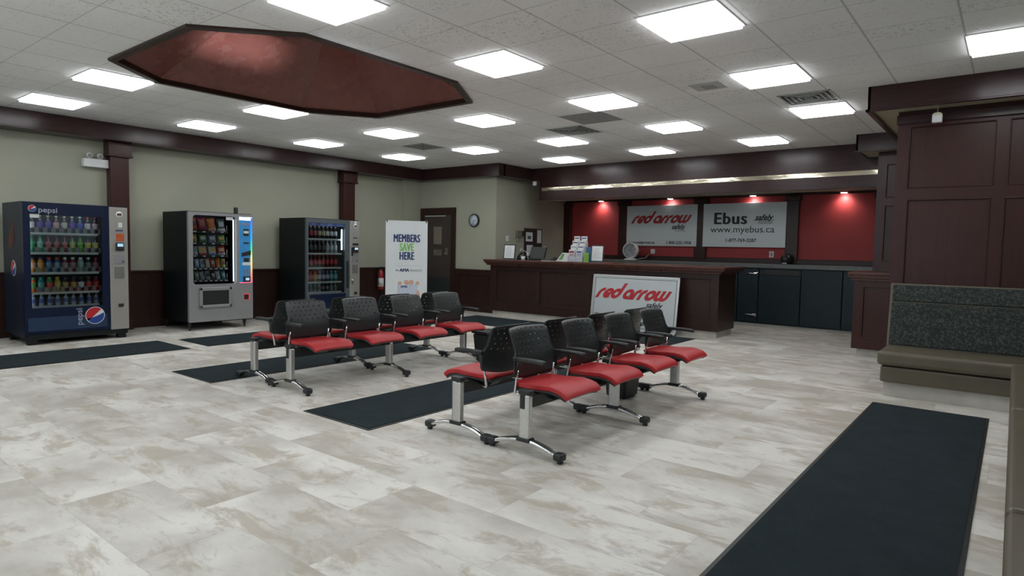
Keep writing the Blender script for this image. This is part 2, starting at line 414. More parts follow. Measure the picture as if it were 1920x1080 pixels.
def flat_poly(b, pts, z=0.0, ext=0.0015):
    QN[0] = (QN[0] + 1) % 60; ext = ext + QN[0] * 1.2e-5
    A = [b.verts.new((x, y, z - ext)) for x, y in pts]; B = [b.verts.new((x, y, z + ext)) for x, y in pts]
    b.faces.new(A); b.faces.new(B[::-1])
    for i in range(len(pts)): b.faces.new([A[i], B[i], B[(i + 1) % len(pts)], A[(i + 1) % len(pts)]])
def stroke(b, pts, w, ext=0.0015):
    pts = [Vector((*p, 0)) for p in pts]; Lf = []; Rt = []
    for i, p in enumerate(pts):
        t = (pts[min(i + 1, len(pts) - 1)] - pts[max(i - 1, 0)]).normalized(); n = Vector((-t.y, t.x, 0)) * w / 2
        Lf.append(p + n); Rt.append(p - n)
    for i in range(len(pts) - 1):
        flat_poly(b, [(q.x, q.y) for q in (Lf[i], Lf[i + 1], Rt[i + 1], Rt[i])], ext=ext)
def arc(cx, cy, r, a0, a1, n=18):
    return [(cx + r * math.cos(math.radians(a0 + (a1 - a0) * k / n)), cy + r * math.sin(math.radians(a0 + (a1 - a0) * k / n))) for k in range(n + 1)]
def red_arrow_bm(width, ext=0.002):
    """heavy slanted round lettering, centred, WIDTH wide"""
    b = bmesh.new(); W = 0.32; r = 0.35; x = 0.0
    def put(paths, adv):
        nonlocal x
        for p in paths: stroke(b, [(x + u, v) for u, v in p], W, ext)
        x += adv
    R_ = [[(0.15, 0.0), (0.15, 0.55)] + [(0.15 + 0.36 + 0.36 * math.cos(math.radians(a)), 0.50 + 0.36 * math.sin(math.radians(a))) for a in range(180, 85, -12)] + [(0.60, 0.86)]]
    E_ = [[(0.16, 0.44), (0.80, 0.44)], arc(0.5, 0.5, r, -8, 315)]
    D_ = [arc(0.5, 0.5, r, 0, 360, 26), [(0.86, 0.45), (0.86, 1.55)]]
    A_ = [arc(0.5, 0.5, r, -70, 180 + 90, 26)[::-1], [(0.86, 0.0), (0.86, 0.55)]]
    A_ = [arc(0.5, 0.5, r, -40, 300, 28), [(0.86, 0.0), (0.86, 0.52)]]
    O_ = [arc(0.5, 0.5, r, 0, 360, 26)]
    def U(x0): return [(x0, 1.0), (x0, 0.42)] + [(x0 + 0.27 + 0.27 * math.cos(math.radians(a)), 0.42 + 0.27 * math.sin(math.radians(a))) for a in range(180, 361, 15)] + [(x0 + 0.54, 1.0)]
    W_ = [U(0.15), U(0.69)]
    put(R_, 0.66); put(E_, 0.90); put(D_, 1.32); put(A_, 1.05); put(R_, 0.62); put(R_, 0.66); put(O_, 0.98); put(W_, 1.38)
    for v in b.verts: v.co.x += 0.62 * v.co.y
    xs = [v.co.x for v in b.verts]; ys = [v.co.y for v in b.verts]
    k = width / (max(xs) - min(xs)); mx = (max(xs) + min(xs)) / 2
    for v in b.verts: v.co.x = (v.co.x - mx) * k; v.co.y = (v.co.y - 0.6) * k
    return b

# =================================================================== SETTING
X0, X1, YB, YF = -10.60, 0.62, -3.0, 12.90
mb = MB(); mb.box(X0 - 0.3, X1 + 0.3, YB - 0.2, YF + 0.3, -0.1, 0.0); struct('floor', mb, FLOOR)
# ceiling with the eight-sided opening
OCT = [(-6.68, 2.37), (-5.14, 2.37), (-4.56, 3.02), (-4.56, 4.78), (-5.02, 5.52), (-6.63, 5.50), (-7.15, 4.75), (-7.19, 2.98)]
b = bmesh.new()
outer = [b.verts.new((x, y, CEIL)) for x, y in ((X0 - .2, YB - .1), (X1 + .2, YB - .1), (X1 + .2, YF + .2), (X0 - .2, YF + .2))]
inner = [b.verts.new((x, y, CEIL)) for x, y in OCT]
ed = [b.edges.new((outer[i], outer[(i + 1) % 4])) for i in range(4)] + [b.edges.new((inner[i], inner[(i + 1) % 8])) for i in range(8)]
bmesh.ops.triangle_fill(b, edges=ed, use_beauty=True)
top = bmesh.ops.extrude_face_region(b, geom=list(b.faces))
for e in top['geom']:
    if isinstance(e, bmesh.types.BMVert): e.co.z += 0.04
mb = MB(); mb.merge(b); struct('ceiling', mb, CEILM)
mb = MB()
RA, RB = (-5.86, 3.62, 3.93), (-5.86, 4.22, 3.93)
ov = [mb.bm.verts.new((x, y, CEIL)) for x, y in OCT]; ra = mb.bm.verts.new(RA); rb = mb.bm.verts.new(RB)
for i in range(8):
    j = (i + 1) % 8
    if i == 6: f = mb.bm.faces.new([ov[6], ov[7], ra, rb])
    elif i == 2: f = mb.bm.faces.new([ov[2], ov[3], rb, ra])
    else: mb.bm.faces.new([ov[i], ov[j], ra if i in (7, 0, 1) else rb])
oc = struct('ceiling_recess', mb, WOODO)
sm = oc.modifiers.new('thick', 'SOLIDIFY'); sm.thickness = 0.02; sm.offset = 1.0
mb = MB()      # dark rim round the opening
cx, cy = -5.87, 3.93
for i in range(8):
    (ax, ay), (bx_, by_) = OCT[i], OCT[(i + 1) % 8]
    def inn(x, y, k): d = Vector((x - cx, y - cy)); return (cx + d.x * k, cy + d.y * k)
    mb.prism([inn(ax, ay, 1.012), inn(bx_, by_, 1.012), inn(bx_, by_, 0.968), inn(ax, ay, 0.968)], CEIL - 0.022, CEIL + 0.03, 'xy')
struct('trim_1', mb, WOODC)

mb = MB(); mb.box(X0 - .15, X0, YB, 10.1, 0, CEIL); struct('wall_left', mb, PAINT)
WINR = [(-9.6, -7.4), (-7.1, -4.9), (-4.6, -2.4), (-2.1, -.2)]      # windows behind the viewer
WINS = [(1.0, 2.75), (2.95, 4.70), (4.90, 6.65)]                     # windows over the booth bench
mb = MB(); mb.box(X0 - .15, X1 + .15, YB - .15, YB, 0, .8); mb.box(X0 - .15, X1 + .15, YB - .15, YB, 2.5, CEIL)
xs_ = [X0 - .15] + [v for p_ in WINR for v in p_] + [X1 + .15]
for k in range(0, len(xs_), 2): mb.box(xs_[k], xs_[k + 1], YB - .15, YB, .8, 2.5)
struct('wall_rear', mb, PAINT)
mb = MB(); mb.box(X1, X1 + .15, YB, 7.65, 0, 1.15); mb.box(X1, X1 + .15, YB, 7.65, 2.5, CEIL)
xs_ = [YB] + [v for p_ in WINS for v in p_] + [7.65]
for k in range(0, len(xs_), 2): mb.box(X1, X1 + .15, xs_[k], xs_[k + 1], 1.15, 2.5)
struct('wall_right', mb, PAINT)
wn_ = 0
for (a, c), ax in [(p_, 'r') for p_ in WINR] + [(p_, 's') for p_ in WINS]:
    wn_ += 1; W = thing('window_%d' % wn_, None, None, ((a + c) / 2, YB, .8) if ax == 'r' else (X1, (a + c) / 2, 1.15)); W['kind'] = 'structure'
    z0_ = .8 if ax == 'r' else 1.15
    def wb(m_, u0, u1, z0, z1, d0, d1):
        if ax == 'r': m_.box(u0, u1, YB - d1, YB - d0, z0, z1)
        else: m_.box(X1 + d0, X1 + d1, u0, u1, z0, z1)
    m_ = MB(); wb(m_, a, c, z0_, z0_ + .06, .03, .10); wb(m_, a, c, 2.44, 2.5, .03, .10); wb(m_, a, a + .05, z0_, 2.5, .03, .10); wb(m_, c - .05, c, z0_, 2.5, .03, .10)
    m_.build('window_frame', BLACKM, W)
    m_ = MB(); wb(m_, a + .03, c - .03, z0_ + .03, 2.47, .06, .066); m_.build('window_pane', GLASS, W)
def daylight(nm, loc, rot, sx_, sy_2, e, spread=180):
    ld = bpy.data.lights.new(nm, 'AREA'); ld.shape = 'RECTANGLE'; ld.size = sx_; ld.size_y = sy_2; ld.energy = e; ld.color = (.84, .92, 1.0); ld.spread = math.radians(spread)
    o = bpy.data.objects.new(nm, ld); C.objects.link(o); o.location = loc; o.rotation_euler = rot
daylight('daylight_rear', (-5.0, YB - .5, 1.5), (math.radians(112), 0, 0), 10.0, 2.2, DAY_REAR)
daylight('daylight_side', (X1 + .7, 3.8, 1.5), (math.radians(102), 0, math.radians(90)), 6.5, 2.0, DAY_SIDE)
q_ = (Vector((-6.9, 3.55, 3.50)) - Vector((3.4, 3.35, .48))).to_track_quat('-Z', 'Y').to_euler()
daylight('recess_patch_beam', (3.4, 3.35, .48), q_, .9, .10, 3.0, 3.5)  # narrow beam added outside the window to make the bright patch in the recess
DW = 9.95
mb = MB()
mb.prism([(X0, DW), (-8.32, DW), (-8.60, YF), (-8.75, YF), (-8.75, 10.10), (X0, 10.10)], 0, CEIL, 'xy'); struct('wall_clock', mb, PAINT)
mb = MB(); mb.box(-8.75, -1.6, YF, YF + .15, 0, CEIL); struct('wall_back', mb, REDW)
# wood clad blocks on the right
def rails(mb, x0, x1, z0, z1, y, openings, t=0.018, mold=0.012):
    """frame of boards on the plane y (facing -y) with rectangular openings"""
    xs = sorted(set([x0, x1] + [v for o in openings for v in (o[0], o[1])])); zs = sorted(set([z0, z1] + [v for o in openings for v in (o[2], o[3])]))
    for i in range(len(xs) - 1):
        for j in range(len(zs) - 1):
            cxm, czm = (xs[i] + xs[i + 1]) / 2, (zs[j] + zs[j + 1]) / 2
            if any(o[0] < cxm < o[1] and o[2] < czm < o[3] for o in openings): continue
            mb.box(xs[i], xs[i + 1], y - t, y, zs[j], zs[j + 1])
    for (a, b_, c, d) in openings:
        for q in ((a, b_, d - mold, d), (a, b_, c, c + mold), (a, a + mold, c, d), (b_ - mold, b_, c, d)):
            mb.box(q[0], q[1], y - t * 0.6 - 0.012, y, q[2], q[3], bev=0.005)
WY = 7.65
mb = MB(); mb.box(-1.02, X1 + .15, WY, 12.0, 0, CEIL)
rails(mb, -1.02, X1, 0, CEIL - .2, WY, [(-0.915, -0.205, 2.02, 2.645), (-0.905, -0.215, 0.55, 1.91), (-0.105, 0.55, 2.02, 2.645), (-0.115, 0.54, 0.55, 1.91)])
struct('wall_wood', mb, WOODR)
mb = MB(); mb.box(-1.60, -1.02, 10.35, YF + .15, 0, CEIL)
rails(mb, -1.60, -1.02, 0, 2.78, 10.35, [(-1.49, -1.10, 2.15, 2.62), (-1.49, -1.10, 1.26, 2.04)])
struct('wall_alcove', mb, WOODV)

# wainscot with cap, along the left wall and the clock wall
WZ = 0.885
mb = MB(); mb.box(X0, X0 + .018, YB, DW, 0.09, WZ - .02); mb.box(X0, X0 + .04, YB, DW, WZ - .035, WZ, bev=.008)
mb.box(X0, X0 + .028, YB, DW, 0.0, 0.12, bev=.004)
yy = -2.6
while yy < 9.8: mb.box(X0, X0 + .03, yy - .05, yy + .05, 0.1, WZ - .03); yy += 1.15
struct('trim_2', mb, WOODC)
mb = MB(); mb.box(-9.42, -8.32, DW - .018, DW, 0.0, WZ - .02); mb.box(-9.42, -8.32, DW - .04, DW, WZ - .035, WZ, bev=.008)
rails(mb, -9.42, -8.32, 0, WZ - .03, DW - .018, [(-9.32, -8.42, 0.16, 0.78)], t=.012); struct('trim_3', mb, WOODC)
# band boards under the ceiling
BZ = 2.775
def band(name, boxes, m=WOODH):
    mb = MB()
    for q in boxes: mb.box(*q, bev=0.004)
    return struct(name, mb, m)
band('trim_4', [(X0, -10.24, YB, DW, BZ + .015, CEIL), (X0, -10.22, YB, DW, BZ, BZ + .022)])
band('trim_5', [(-10.24, -8.10, 9.74, DW, BZ + .015, CEIL), (-10.24, -8.08, 9.72, DW, BZ, BZ + .022)])
band('trim_6', [(-8.60, -8.10, 9.90, 10.86, BZ + .015, CEIL), (-8.60, -8.08, 9.90, 10.86, BZ, BZ + .022)])
FY = 10.85
mb = MB(); mb.box(-8.10, -7.90, FY, FY + .04, BZ, CEIL); mb.box(-7.90, -1.60, FY, FY + .04, 2.36, CEIL)
mb.box(-7.90, -7.86, FY - .012, FY, 2.36, BZ); mb.box(-7.90, -1.6, FY - .008, FY + .04, 2.355, 2.375, bev=.003)
mb.box(-7.90, -1.6, FY + .5, FY + .54, 2.36, 2.60)
struct('trim_7', mb, WOODH)
mb = MB(); mb.box(-7.88, -1.60, FY + .04, FY + .50, 2.365, 2.385); struct('trim_8', mb, TAN)
mb = MB(); mb.box(-7.88, -1.60, FY + .54, YF, 2.49, 2.52); mb.box(-8.60, -7.88, 11.95, YF, 2.49, 2.52); mb.box(-7.88, -1.6, FY + .04, FY + .54, 2.62, 2.64); mb.box(-8.60, -1.6, YF - .018, YF, 2.455, 2.49, bev=.004); struct('trim_9', mb, WOODC)
mb = MB(); mb.box(-7.84, -1.62, FY - .006, FY, 2.545, 2.615, bev=.002); struct('trim_10', mb, BRASS)
band('trim_11', [(-1.25, X1, 7.28, 7.31, BZ + .015, CEIL), (-1.25, -1.22, 7.28, 10.06, BZ + .015, CEIL), (-1.265, X1, 7.265, 7.31, BZ, BZ + .02), (-1.265, -1.22, 7.265, 10.06, BZ, BZ + .02), (-1.03, X1, 7.60, 7.66, BZ - .10, BZ - .01)], WOODH)
mb = MB(); mb.box(-1.22, X1, 7.31, WY, BZ + .03, BZ + .045); mb.box(-1.22, -1.02, WY, 10.35, BZ + .03, BZ + .045); struct('trim_12', mb, TAN)
band('trim_13', [(-1.84, -1.25, 10.03, 10.06, BZ + .015, CEIL), (-1.84, -1.81, 10.03, 10.85, BZ + .015, CEIL), (-1.855, -1.25, 10.015, 10.06, BZ, BZ + .02)])
mb = MB(); mb.box(-1.81, -1.02, 10.06, 10.86, BZ + .03, BZ + .045); struct('trim_14', mb, TAN)
# wood pilasters on the left wall
for n_, (ya, yb) in ((15, (3.68, 3.93)), (16, (7.80, 8.07))):
    mb = MB(); mb.box(X0, -10.44, ya, yb, 0, BZ, bev=.006); mb.box(X0, -10.40, ya - .035, yb + .035, 2.58, BZ, bev=.008); mb.box(X0, -10.39, ya - .045, yb + .045, 2.565, 2.59, bev=.004)
    mb.box(X0, -10.41, ya - .02, yb + .02, 0, .14, bev=.006)
    struct('trim_%d' % n_, mb, WOODV)
# pilasters between the red panels, crown and back splash
mb = MB()
for xa, xb in ((-8.68, -8.40), (-7.10, -6.86), (-5.31, -5.06), (-3.49, -3.26), (-1.98, -1.6)):
    mb.box(xa, xb, YF - .08, YF, 1.20, 2.45, bev=.006); mb.box(xa - .03, xb + .03, YF - .095, YF, 2.345, 2.45, bev=.01)
struct('trim_17', mb, WOODV)
mb = MB(); mb.box(-8.6, -1.6, YF - .05, YF, 1.14, 1.235, bev=.008); struct('trim_18', mb, WOODC)
# small boxed corner chase and base board
mb = MB(); mb.box(X0, X0 + .10, 9.45, DW, 0.885, BZ); struct('trim_19', mb, PAINT)

# door in the clock wall
D = thing('door_1', None, None, (-10.0, DW, 0)); D['kind'] = 'structure'
mb = MB()
mb.box(-10.58, -10.38, DW - .035, DW, 0, 2.19, bev=.005); mb.box(-9.56, -9.43, DW - .035, DW, 0, 2.19, bev=.005); mb.box(-10.58, -9.43, DW - .036, DW, 2.03, 2.19, bev=.005)
mb.build('door_frame', WOODC, D)
bx('door_leaf', DOORB, D, -10.38, -9.56, DW - .02, DW, 0.01, 2.03, bev=.004)
bx('window_pane', LIGHTB, D, -10.08, -9.84, DW - .026, DW - .018, 1.40, 1.78)
bx('sign_plate', BRASSP, D, -10.08, -9.84, DW - .027, DW - .018, 1.15, 1.28, bev=.002)
bx('lock_plate', BRASSP, D, -9.72, -9.65, DW - .03, DW - .018, 1.17, 1.32, bev=.003)
mb = MB(); mb.tube([(-9.69, DW - .02, 1.2), (-9.69, DW - .05, 1.2), (-9.73, DW - .05, 1.2)], .008); mb.build('handle', BRUSH, D)
bx('kick_plate', TEALM, D, -10.36, -9.58, DW - .025, DW - .018, 0.02, 0.68)
bx('top_edge_highlight', SHELF, D, -10.34, -9.72, DW - .045, DW - .02, 2.005, 2.022)  # pale bar standing in for the highlight along the door's top edge

# =================================================================== CEILING FITTINGS
def make_light():
    t = thing('ceiling_light', 'x', 'light', (0, 0, 0), 0, 'square ceiling light panels')
    mb = MB(); h = .302; g = .284
    for q in ((-h, h, -h, -g), (-h, h, g, h), (-h, -g, -g, g), (g, h, -g, g)): mb.box(q[0], q[1], q[2], q[3], -.008, .0)
    mb.build('frame', WHITE, t)
    mb = MB(); mb.box(-g, g, -g, g, -.030, -.004, bev=.006); mb.build('diffuser', DIFF, t)
    return t
LP = [((-1.96, 4.53), 'large white light panel over the aisle in front of the wood wall'),
      ((-3.80, 4.55), 'light panel just right of the wooden ceiling recess'),
      ((-1.92, 6.33), 'light panel nearest the corner of the wooden band, before the vent'),
      ((-3.77, 6.37), 'light panel beside the darker ceiling tile'),
      ((-5.59, 6.42), 'light panel behind the far corner of the ceiling recess'),
      ((-1.86, 8.10), 'light panel directly beyond the slotted vent near the alcove'),
      ((-3.71, 8.15), 'light panel over the end of the reception counter'),
      ((-3.05, 9.84), 'light panel nearest the wood fascia above the alcove cabinets'),
      ((-4.87, 9.88), 'light panel nearest the fascia, above the leaning sign'),
      ((-5.61, 8.30), 'light panel just beyond the vent at the middle of the ceiling'),
      ((-6.71, 9.98), 'light panel nearest the fascia, above the brochure rack'),
      ((-7.38, 8.24), 'light panel nearest the outer corner of the clock wall'),
      ((-7.40, 6.38), 'light panel beyond the recess, in front of the small far vent'),
      ((-9.11, 8.16), 'light panel nearest the corner by the dark door'),
      ((-9.17, 6.34), 'light panel above the dark drinks machine'),
      ((-9.23, 4.51), 'light panel above the silver snack machine'),
      ((-9.27, 2.67), 'light panel above the blue drinks machine, nearest the left wall'),
      ((-7.50, 2.69), 'light panel touching the pointed left end of the ceiling recess'),
      ((-7.46, 4.53), 'light panel behind the long side of the ceiling recess, half hidden by it'),
      ((-3.85, 2.73), 'light panel cut by the top of the frame beside the recess'),
      ((-0.09, 6.30), 'light panel in front of the wood wall, cut by the frame')]
PROTO = make_light()
pts = LP + [((x, y), 'square ceiling light panel behind the viewer, out of the picture') for x, y in ((-1.96, 2.70), (-0.09, 4.5), (-1.96, .87), (-3.85, .87), (-5.6, .87), (-7.5, .87), (-9.3, .87), (-1.96, -.96), (-3.85, -.96), (-7.5, -.96), (-5.6, -.96))]
for i, ((x, y), lb) in enumerate(pts):
    if (x, y) == (-7.46, 4.53): x = -7.46
    o = PROTO if i == 0 else copy_tree(PROTO)
    o.location = (x, y, CEIL); o['label'] = lb

def make_vent(nm, lab, x, y, s=.29, arms=(-1, 1)):
    t = thing(nm, lab, 'vent', (x, y, CEIL), 0, 'ceiling air vents')
    bx('backing', BLACKP, t, x - s + .004, x + s - .004, y - s, y + s, CEIL - .004, CEIL - .001)
    for k in range(5):
        a = s - .0 - k * .055; mb = MB(); w_ = .018 if k == 0 else .013
        for q in ((-a, a, -a, -a + w_), (-a, a, a - w_, a), (-a, -a + w_, -a, a), (a - w_, a, -a, a)):
            mb.box(x + q[0], x + q[1], y + q[2], y + q[3], CEIL - .007, CEIL - .003)
        mb.build('louvre', SHELF, t)
make_vent('ceiling_vent', 'square slotted air vent between two light panels near the wood corner', -1.84, 7.42, .26)
make_vent('ceiling_vent', 'square slotted air vent just beyond the darker ceiling tile', -5.0, 7.67)
make_vent('ceiling_vent', 'square slotted air vent farthest from the wood wall, above the banner', -7.93, 7.53, .26)
tag(bx('grey_ceiling_tile', plain('tile_grey', (0.27, 0.275, 0.28), .8), None, -4.65, -4.06, 6.76, 7.36, CEIL - .006, CEIL - .0005), 'plain darker grey ceiling tile beside a light panel', 'ceiling tile')
t = thing('ceiling_access_plate', 'small white rectangular plate in a ceiling tile, between two rows of lights', 'vent', (-2.53, 6.36, CEIL))
bx('plate', plain('plate_pale', (0.46, 0.46, 0.45), .7), t, -2.70, -2.38, 6.22, 6.50, CEIL - .008, CEIL - .001, bev=.003)
bx('grille', plain('grille_grey', (0.30, 0.30, 0.30), .7), t, -2.60, -2.46, 6.30, 6.44, CEIL - .012, CEIL - .008)

# =================================================================== RECEPTION
# counter
CT = thing('reception_counter', 'long dark cherry reception counter with moulded top and panelled front', 'counter', (-5.9, 10.0, 0))
cxa, cxb = -8.20, -3.57; cya, cyb = 9.66, 10.40
mb = MB(); mb.box(cxa, cxb, cya + .018, cyb, 0.10, 1.02)
rails(mb, cxa, cxb, 0.10, 1.02, cya + .018, [(-8.05, -7.09, .27, .92), (-6.99, -5.98, .27, .92), (-5.74, -4.76, .27, .92), (-4.66, -3.70, .27, .92)], t=.018)
mb.build('body', WOODC, CT)
mb = MB(); mb.box(cxa + .03, cxb - .03, cya + .05, cyb - .03, 0, .10); mb.build('kick_plate', KICK, CT)
mb = MB()
for (o_, z0, z1) in ((.05, 1.00, 1.03), (.09, 1.03, 1.055), (.12, 1.05, 1.075)): mb.box(cxa - .055 - o_ * .1, cxb + o_, cya - o_, cyb + o_ * .4, z0, z1, bev=.007)
mb.build('moulding', WOODT, CT)
mb = MB(); mb.box(cxa - .08, -5.965, cya - .14, cyb + .05, 1.075, 1.115, bev=.010); mb.box(-5.96, cxb + .14, cya - .14, cyb + .05, 1.075, 1.115, bev=.010); mb.build('countertop', WOODT, CT)
# stub counter next to the wood wall
ST = thing('side_counter', 'short dark wood counter end with moulded top beside the wood wall', 'counter', (-1.35, 9.9, 0))
mb = MB(); mb.box(-1.66, -1.03, 9.42, 10.33, 0.10, 1.02); rails(mb, -1.66, -1.03, .10, 1.02, 9.42, [(-1.55, -1.10, .25, .93)]); mb.build('body', WOODV, ST)
bx('kick_plate', KICK, ST, -1.60, -1.03, 9.46, 10.3, 0, .10)
mb = MB()
for (o_, z0, z1) in ((.03, 1.0, 1.03), (.05, 1.03, 1.055), (.065, 1.05, 1.075)): mb.box(-1.66 - o_, -1.03, 9.40 - o_, 10.33, z0, z1, bev=.006)
mb.build('moulding', WOODT, ST)
bx('countertop', WOODT, ST, -1.73, -1.03, 9.32, 10.33, 1.075, 1.115, bev=.010)

# cabinets behind
cabs = [(-4.60, -4.19, 'dark teal base cabinet end unit hidden partly by the counter'), (-4.18, -3.80, 'dark teal base cabinet with two chrome latches, next to the counter end'), (-3.79, -3.05, 'dark teal base cabinet with a black slot at its top'),
        (-3.04, -2.36, 'wide plain dark teal base cabinet between slotted one and the last'), (-2.35, -1.62, 'last dark teal base cabinet, partly behind the short side counter')]
for k, (a, b_, lb) in enumerate(cabs):
    t = thing('base_cabinet', lb, 'cabinet', ((a + b_) / 2, 12.6, 0), 0, None)
    bx('body', CABM, t, a, b_, 12.34, 12.84, 0.0, 1.055)
    if k == 2:
        bx('door', CABM, t, a + .004, b_ - .004, 12.32, 12.34, 0.03, 0.92, bev=.003); bx('slot', BLACKINK, t, a + .10, b_ - .02, 12.325, 12.345, .935, 1.03)
    else: bx('door', CABM, t, a + .004, b_ - .004, 12.32, 12.34, 0.03, 1.045, bev=.003)
    if k == 1:
        d = kids(t)
        dr = [c for c in d if c.name.startswith('door')][0]
        for z in (.95, .165):
            mb = MB(); mb.box(b_ - .09, b_ - .01, 12.295, 12.32, z - .02, z + .02, bev=.008); mb.tube([(b_ - .05, 12.295, z), (b_ - .05, 12.27, z), (b_ - .20, 12.265, z + .01)], .009); mb.box(b_ - .03, b_ - .004, 12.290, 12.32, z - .028, z + .028, bev=.006)
            tag(mb.build('latch', CHROME, dr), 'chrome latch', None)
for k, (a, b_) in enumerate(((-5.95, -4.61), (-7.30, -5.96), (-8.50, -7.31))):
    tag(bx('base_cabinet', CABM, None, a, b_, 12.34, 12.84, 0, 1.055), ['hidden teal cabinet behind the middle of the reception counter', 'hidden teal cabinet behind the brochure rack end', 'hidden teal cabinet in the alcove corner'][k], 'cabinet')
t = thing('worktop', 'long grey laminate worktop under the red wall', 'worktop', (-5.1, 12.6, 1.06))
bx('slab', WORKT, t, -8.50, -1.62, 12.28, 12.845, 1.06, 1.14, bev=.006)

# wall signs
def signboard(nm, lab, x0, x1, z0, z1, y, m, t_=0.02):
    t = thing(nm, lab, 'sign', ((x0 + x1) / 2, y, z0)); bx('panel', m, t, x0, x1, y - t_, y, z0, z1, bev=.003); return t
SY = YF - .085
s1 = signboard('wall_sign', 'brushed metal wall sign with red slanted lettering above the fan', -6.875, -5.24, 1.452, 2.33, SY, SIGNM)
f = SY - .022; RT, UP = (1, 0, 0), (0, 0, 1)
mb = MB(); mb.merge(red_arrow_bm(1.42), frame_mat((-6.06, f, 2.045), RT, UP)); mb.build('logo_lettering', REDINK, s1)
text_part('safely', BLACKINK, s1, (-5.66, f, 1.865), RT, UP, size=.13, bold=.003, shear=.35)
text_part('home', GREYT, s1, (-5.62, f, 1.79), RT, UP, size=.10)
bx('underline', BLACKINK, s1, -5.80, -5.50, f - .001, f + .001, 1.815, 1.822)
text_part('www.redarrow.ca', BLACKINK, s1, (-6.50, f, 1.525), RT, UP, size=.085, bold=.0018)
text_part('1-800-232-1958', BLACKINK, s1, (-5.64, f, 1.525), RT, UP, size=.088, bold=.0018)
s2 = signboard('wall_sign', 'brushed metal wall sign with bold black Ebus lettering', -5.11, -3.475, 1.452, 2.33, SY, SIGNM)
text_part('Ebus', BLACKINK, s2, (-4.55, f, 2.015), RT, UP, size=.335, thick=.013, spacing=1.10)
text_part('www.myebus.ca', BLACKINK, s2, (-4.315, f, 1.80), RT, UP, size=.185, sx=1.05)
text_part('1-877-769-3287', BLACKINK, s2, (-4.33, f, 1.585), RT, UP, size=.095, bold=.002)
text_part('safely', BLACKINK, s2, (-3.90, f, 2.035), RT, UP, size=.15, bold=.004, shear=.35)
text_part('home', GREYT, s2, (-3.86, f, 1.945), RT, UP, size=.12)
bx('underline', BLACKINK, s2, -4.09, -3.69, f - .001, f + .001, 1.978, 1.986)
# sign leaning on the counter
t = thing('leaning_sign', 'white framed sign with red slanted lettering leaning against the counter', 'sign', (-4.93, 9.43, 0))
sx0, sx1 = -5.715, -4.135; Ls = .915
base = Vector((0, 9.40, 0.0)); upv = Vector((0, .115, .905)).normalized(); nrm = Vector((1, 0, 0)).cross(upv)
def lean(u, v, d): return Vector((u, base.y, 0.014)) + upv * v - Vector((0, 0, 0)) + nrm * d
def slab(mb, u0, u1, v0, v1, d0, d1):
    b2 = bmesh.new(); bmesh.ops.create_cube(b2, size=1)
    for vv in b2.verts: vv.co = lean(u0 if vv.co.x < 0 else u1, v0 if vv.co.y < 0 else v1, d0 if vv.co.z < 0 else d1)
    mb.merge(b2)
mb = MB(); slab(mb, sx0 + .01, sx1 - .01, .01, Ls - .01, -.012, .004); mb.build('panel', SIGNW, t)
mb = MB()
for q in ((sx0, sx1, 0, .022), (sx0, sx1, Ls - .022, Ls), (sx0, sx0 + .022, 0, Ls), (sx1 - .022, sx1, 0, Ls)): slab(mb, *q, -.018, .012)
mb.build('frame', BRUSH, t)
mb = MB()
for q in ((sx0 + .045, sx1 - .045, .05, .057), (sx0 + .045, sx1 - .045, Ls - .057, Ls - .05), (sx0 + .045, sx0 + .052, .05, Ls - .05), (sx1 - .052, sx1 - .045, .05, Ls - .05)): slab(mb, *q, .004, .006)
mb.build('border_line', BLACKINK, t)
mb = MB(); mb.merge(red_arrow_bm(1.40), frame_mat(lean(-4.95, .62, .007), RT, upv)); mb.build('logo_lettering', REDINK, t)
text_part('safely', BLACKINK, t, lean(-4.55, .445, .007), RT, upv, size=.125, bold=.002, shear=.35)
text_part('home', GREYT, t, lean(-4.50, .355, .007), RT, upv, size=.11)
text_part('www.redarrow.ca', BLACKINK, t, lean(-5.32, .24, .007), RT, upv, size=.085, bold=.002)
text_part('1-800-232-1958', BLACKINK, t, lean(-4.62, .13, .007), RT, upv, size=.085, bold=.002)

# spots under the alcove soffit
SPOTL = ['recessed spotlight above the empty red panel near the brochure rack', 'recessed spotlight above the sign with red lettering', 'recessed spotlight above the Ebus sign', 'recessed spotlight above the red panel nearest the wood wall']
for i, x in enumerate((-7.56, -5.86, -4.12, -2.50)):
    y = 12.805
    t = thing('spotlight', SPOTL[i], 'light', (x, y, 2.49), 0, 'alcove spotlights')
    mb = MB(); mb.lathe([(.052, -.03), (.072, -.03), (.072, 0), (.052, 0), (.052, -.03)], (x, y, 2.49), 20, cap=False); mb.build('trim_ring', WHITE, t)
    mb = MB(); mb.lathe([(.001, -.034), (.05, -.034), (.05, -.026), (.001, -.026)], (x, y, 2.49), 20); mb.build('bulb', BULB, t)
    ld = bpy.data.lights.new('spot_lamp', 'SPOT'); ld.energy = 15; ld.spot_size = math.radians(140); ld.spot_blend = 1.0; ld.color = (1, .9, .82); ld.shadow_soft_size = .03
    lo = bpy.data.objects.new('spot_lamp', ld); C.objects.link(lo); lo.parent = t; lo.location = (0, 0.01, -.045); lo.rotation_euler = (math.radians(8), 0, 0)

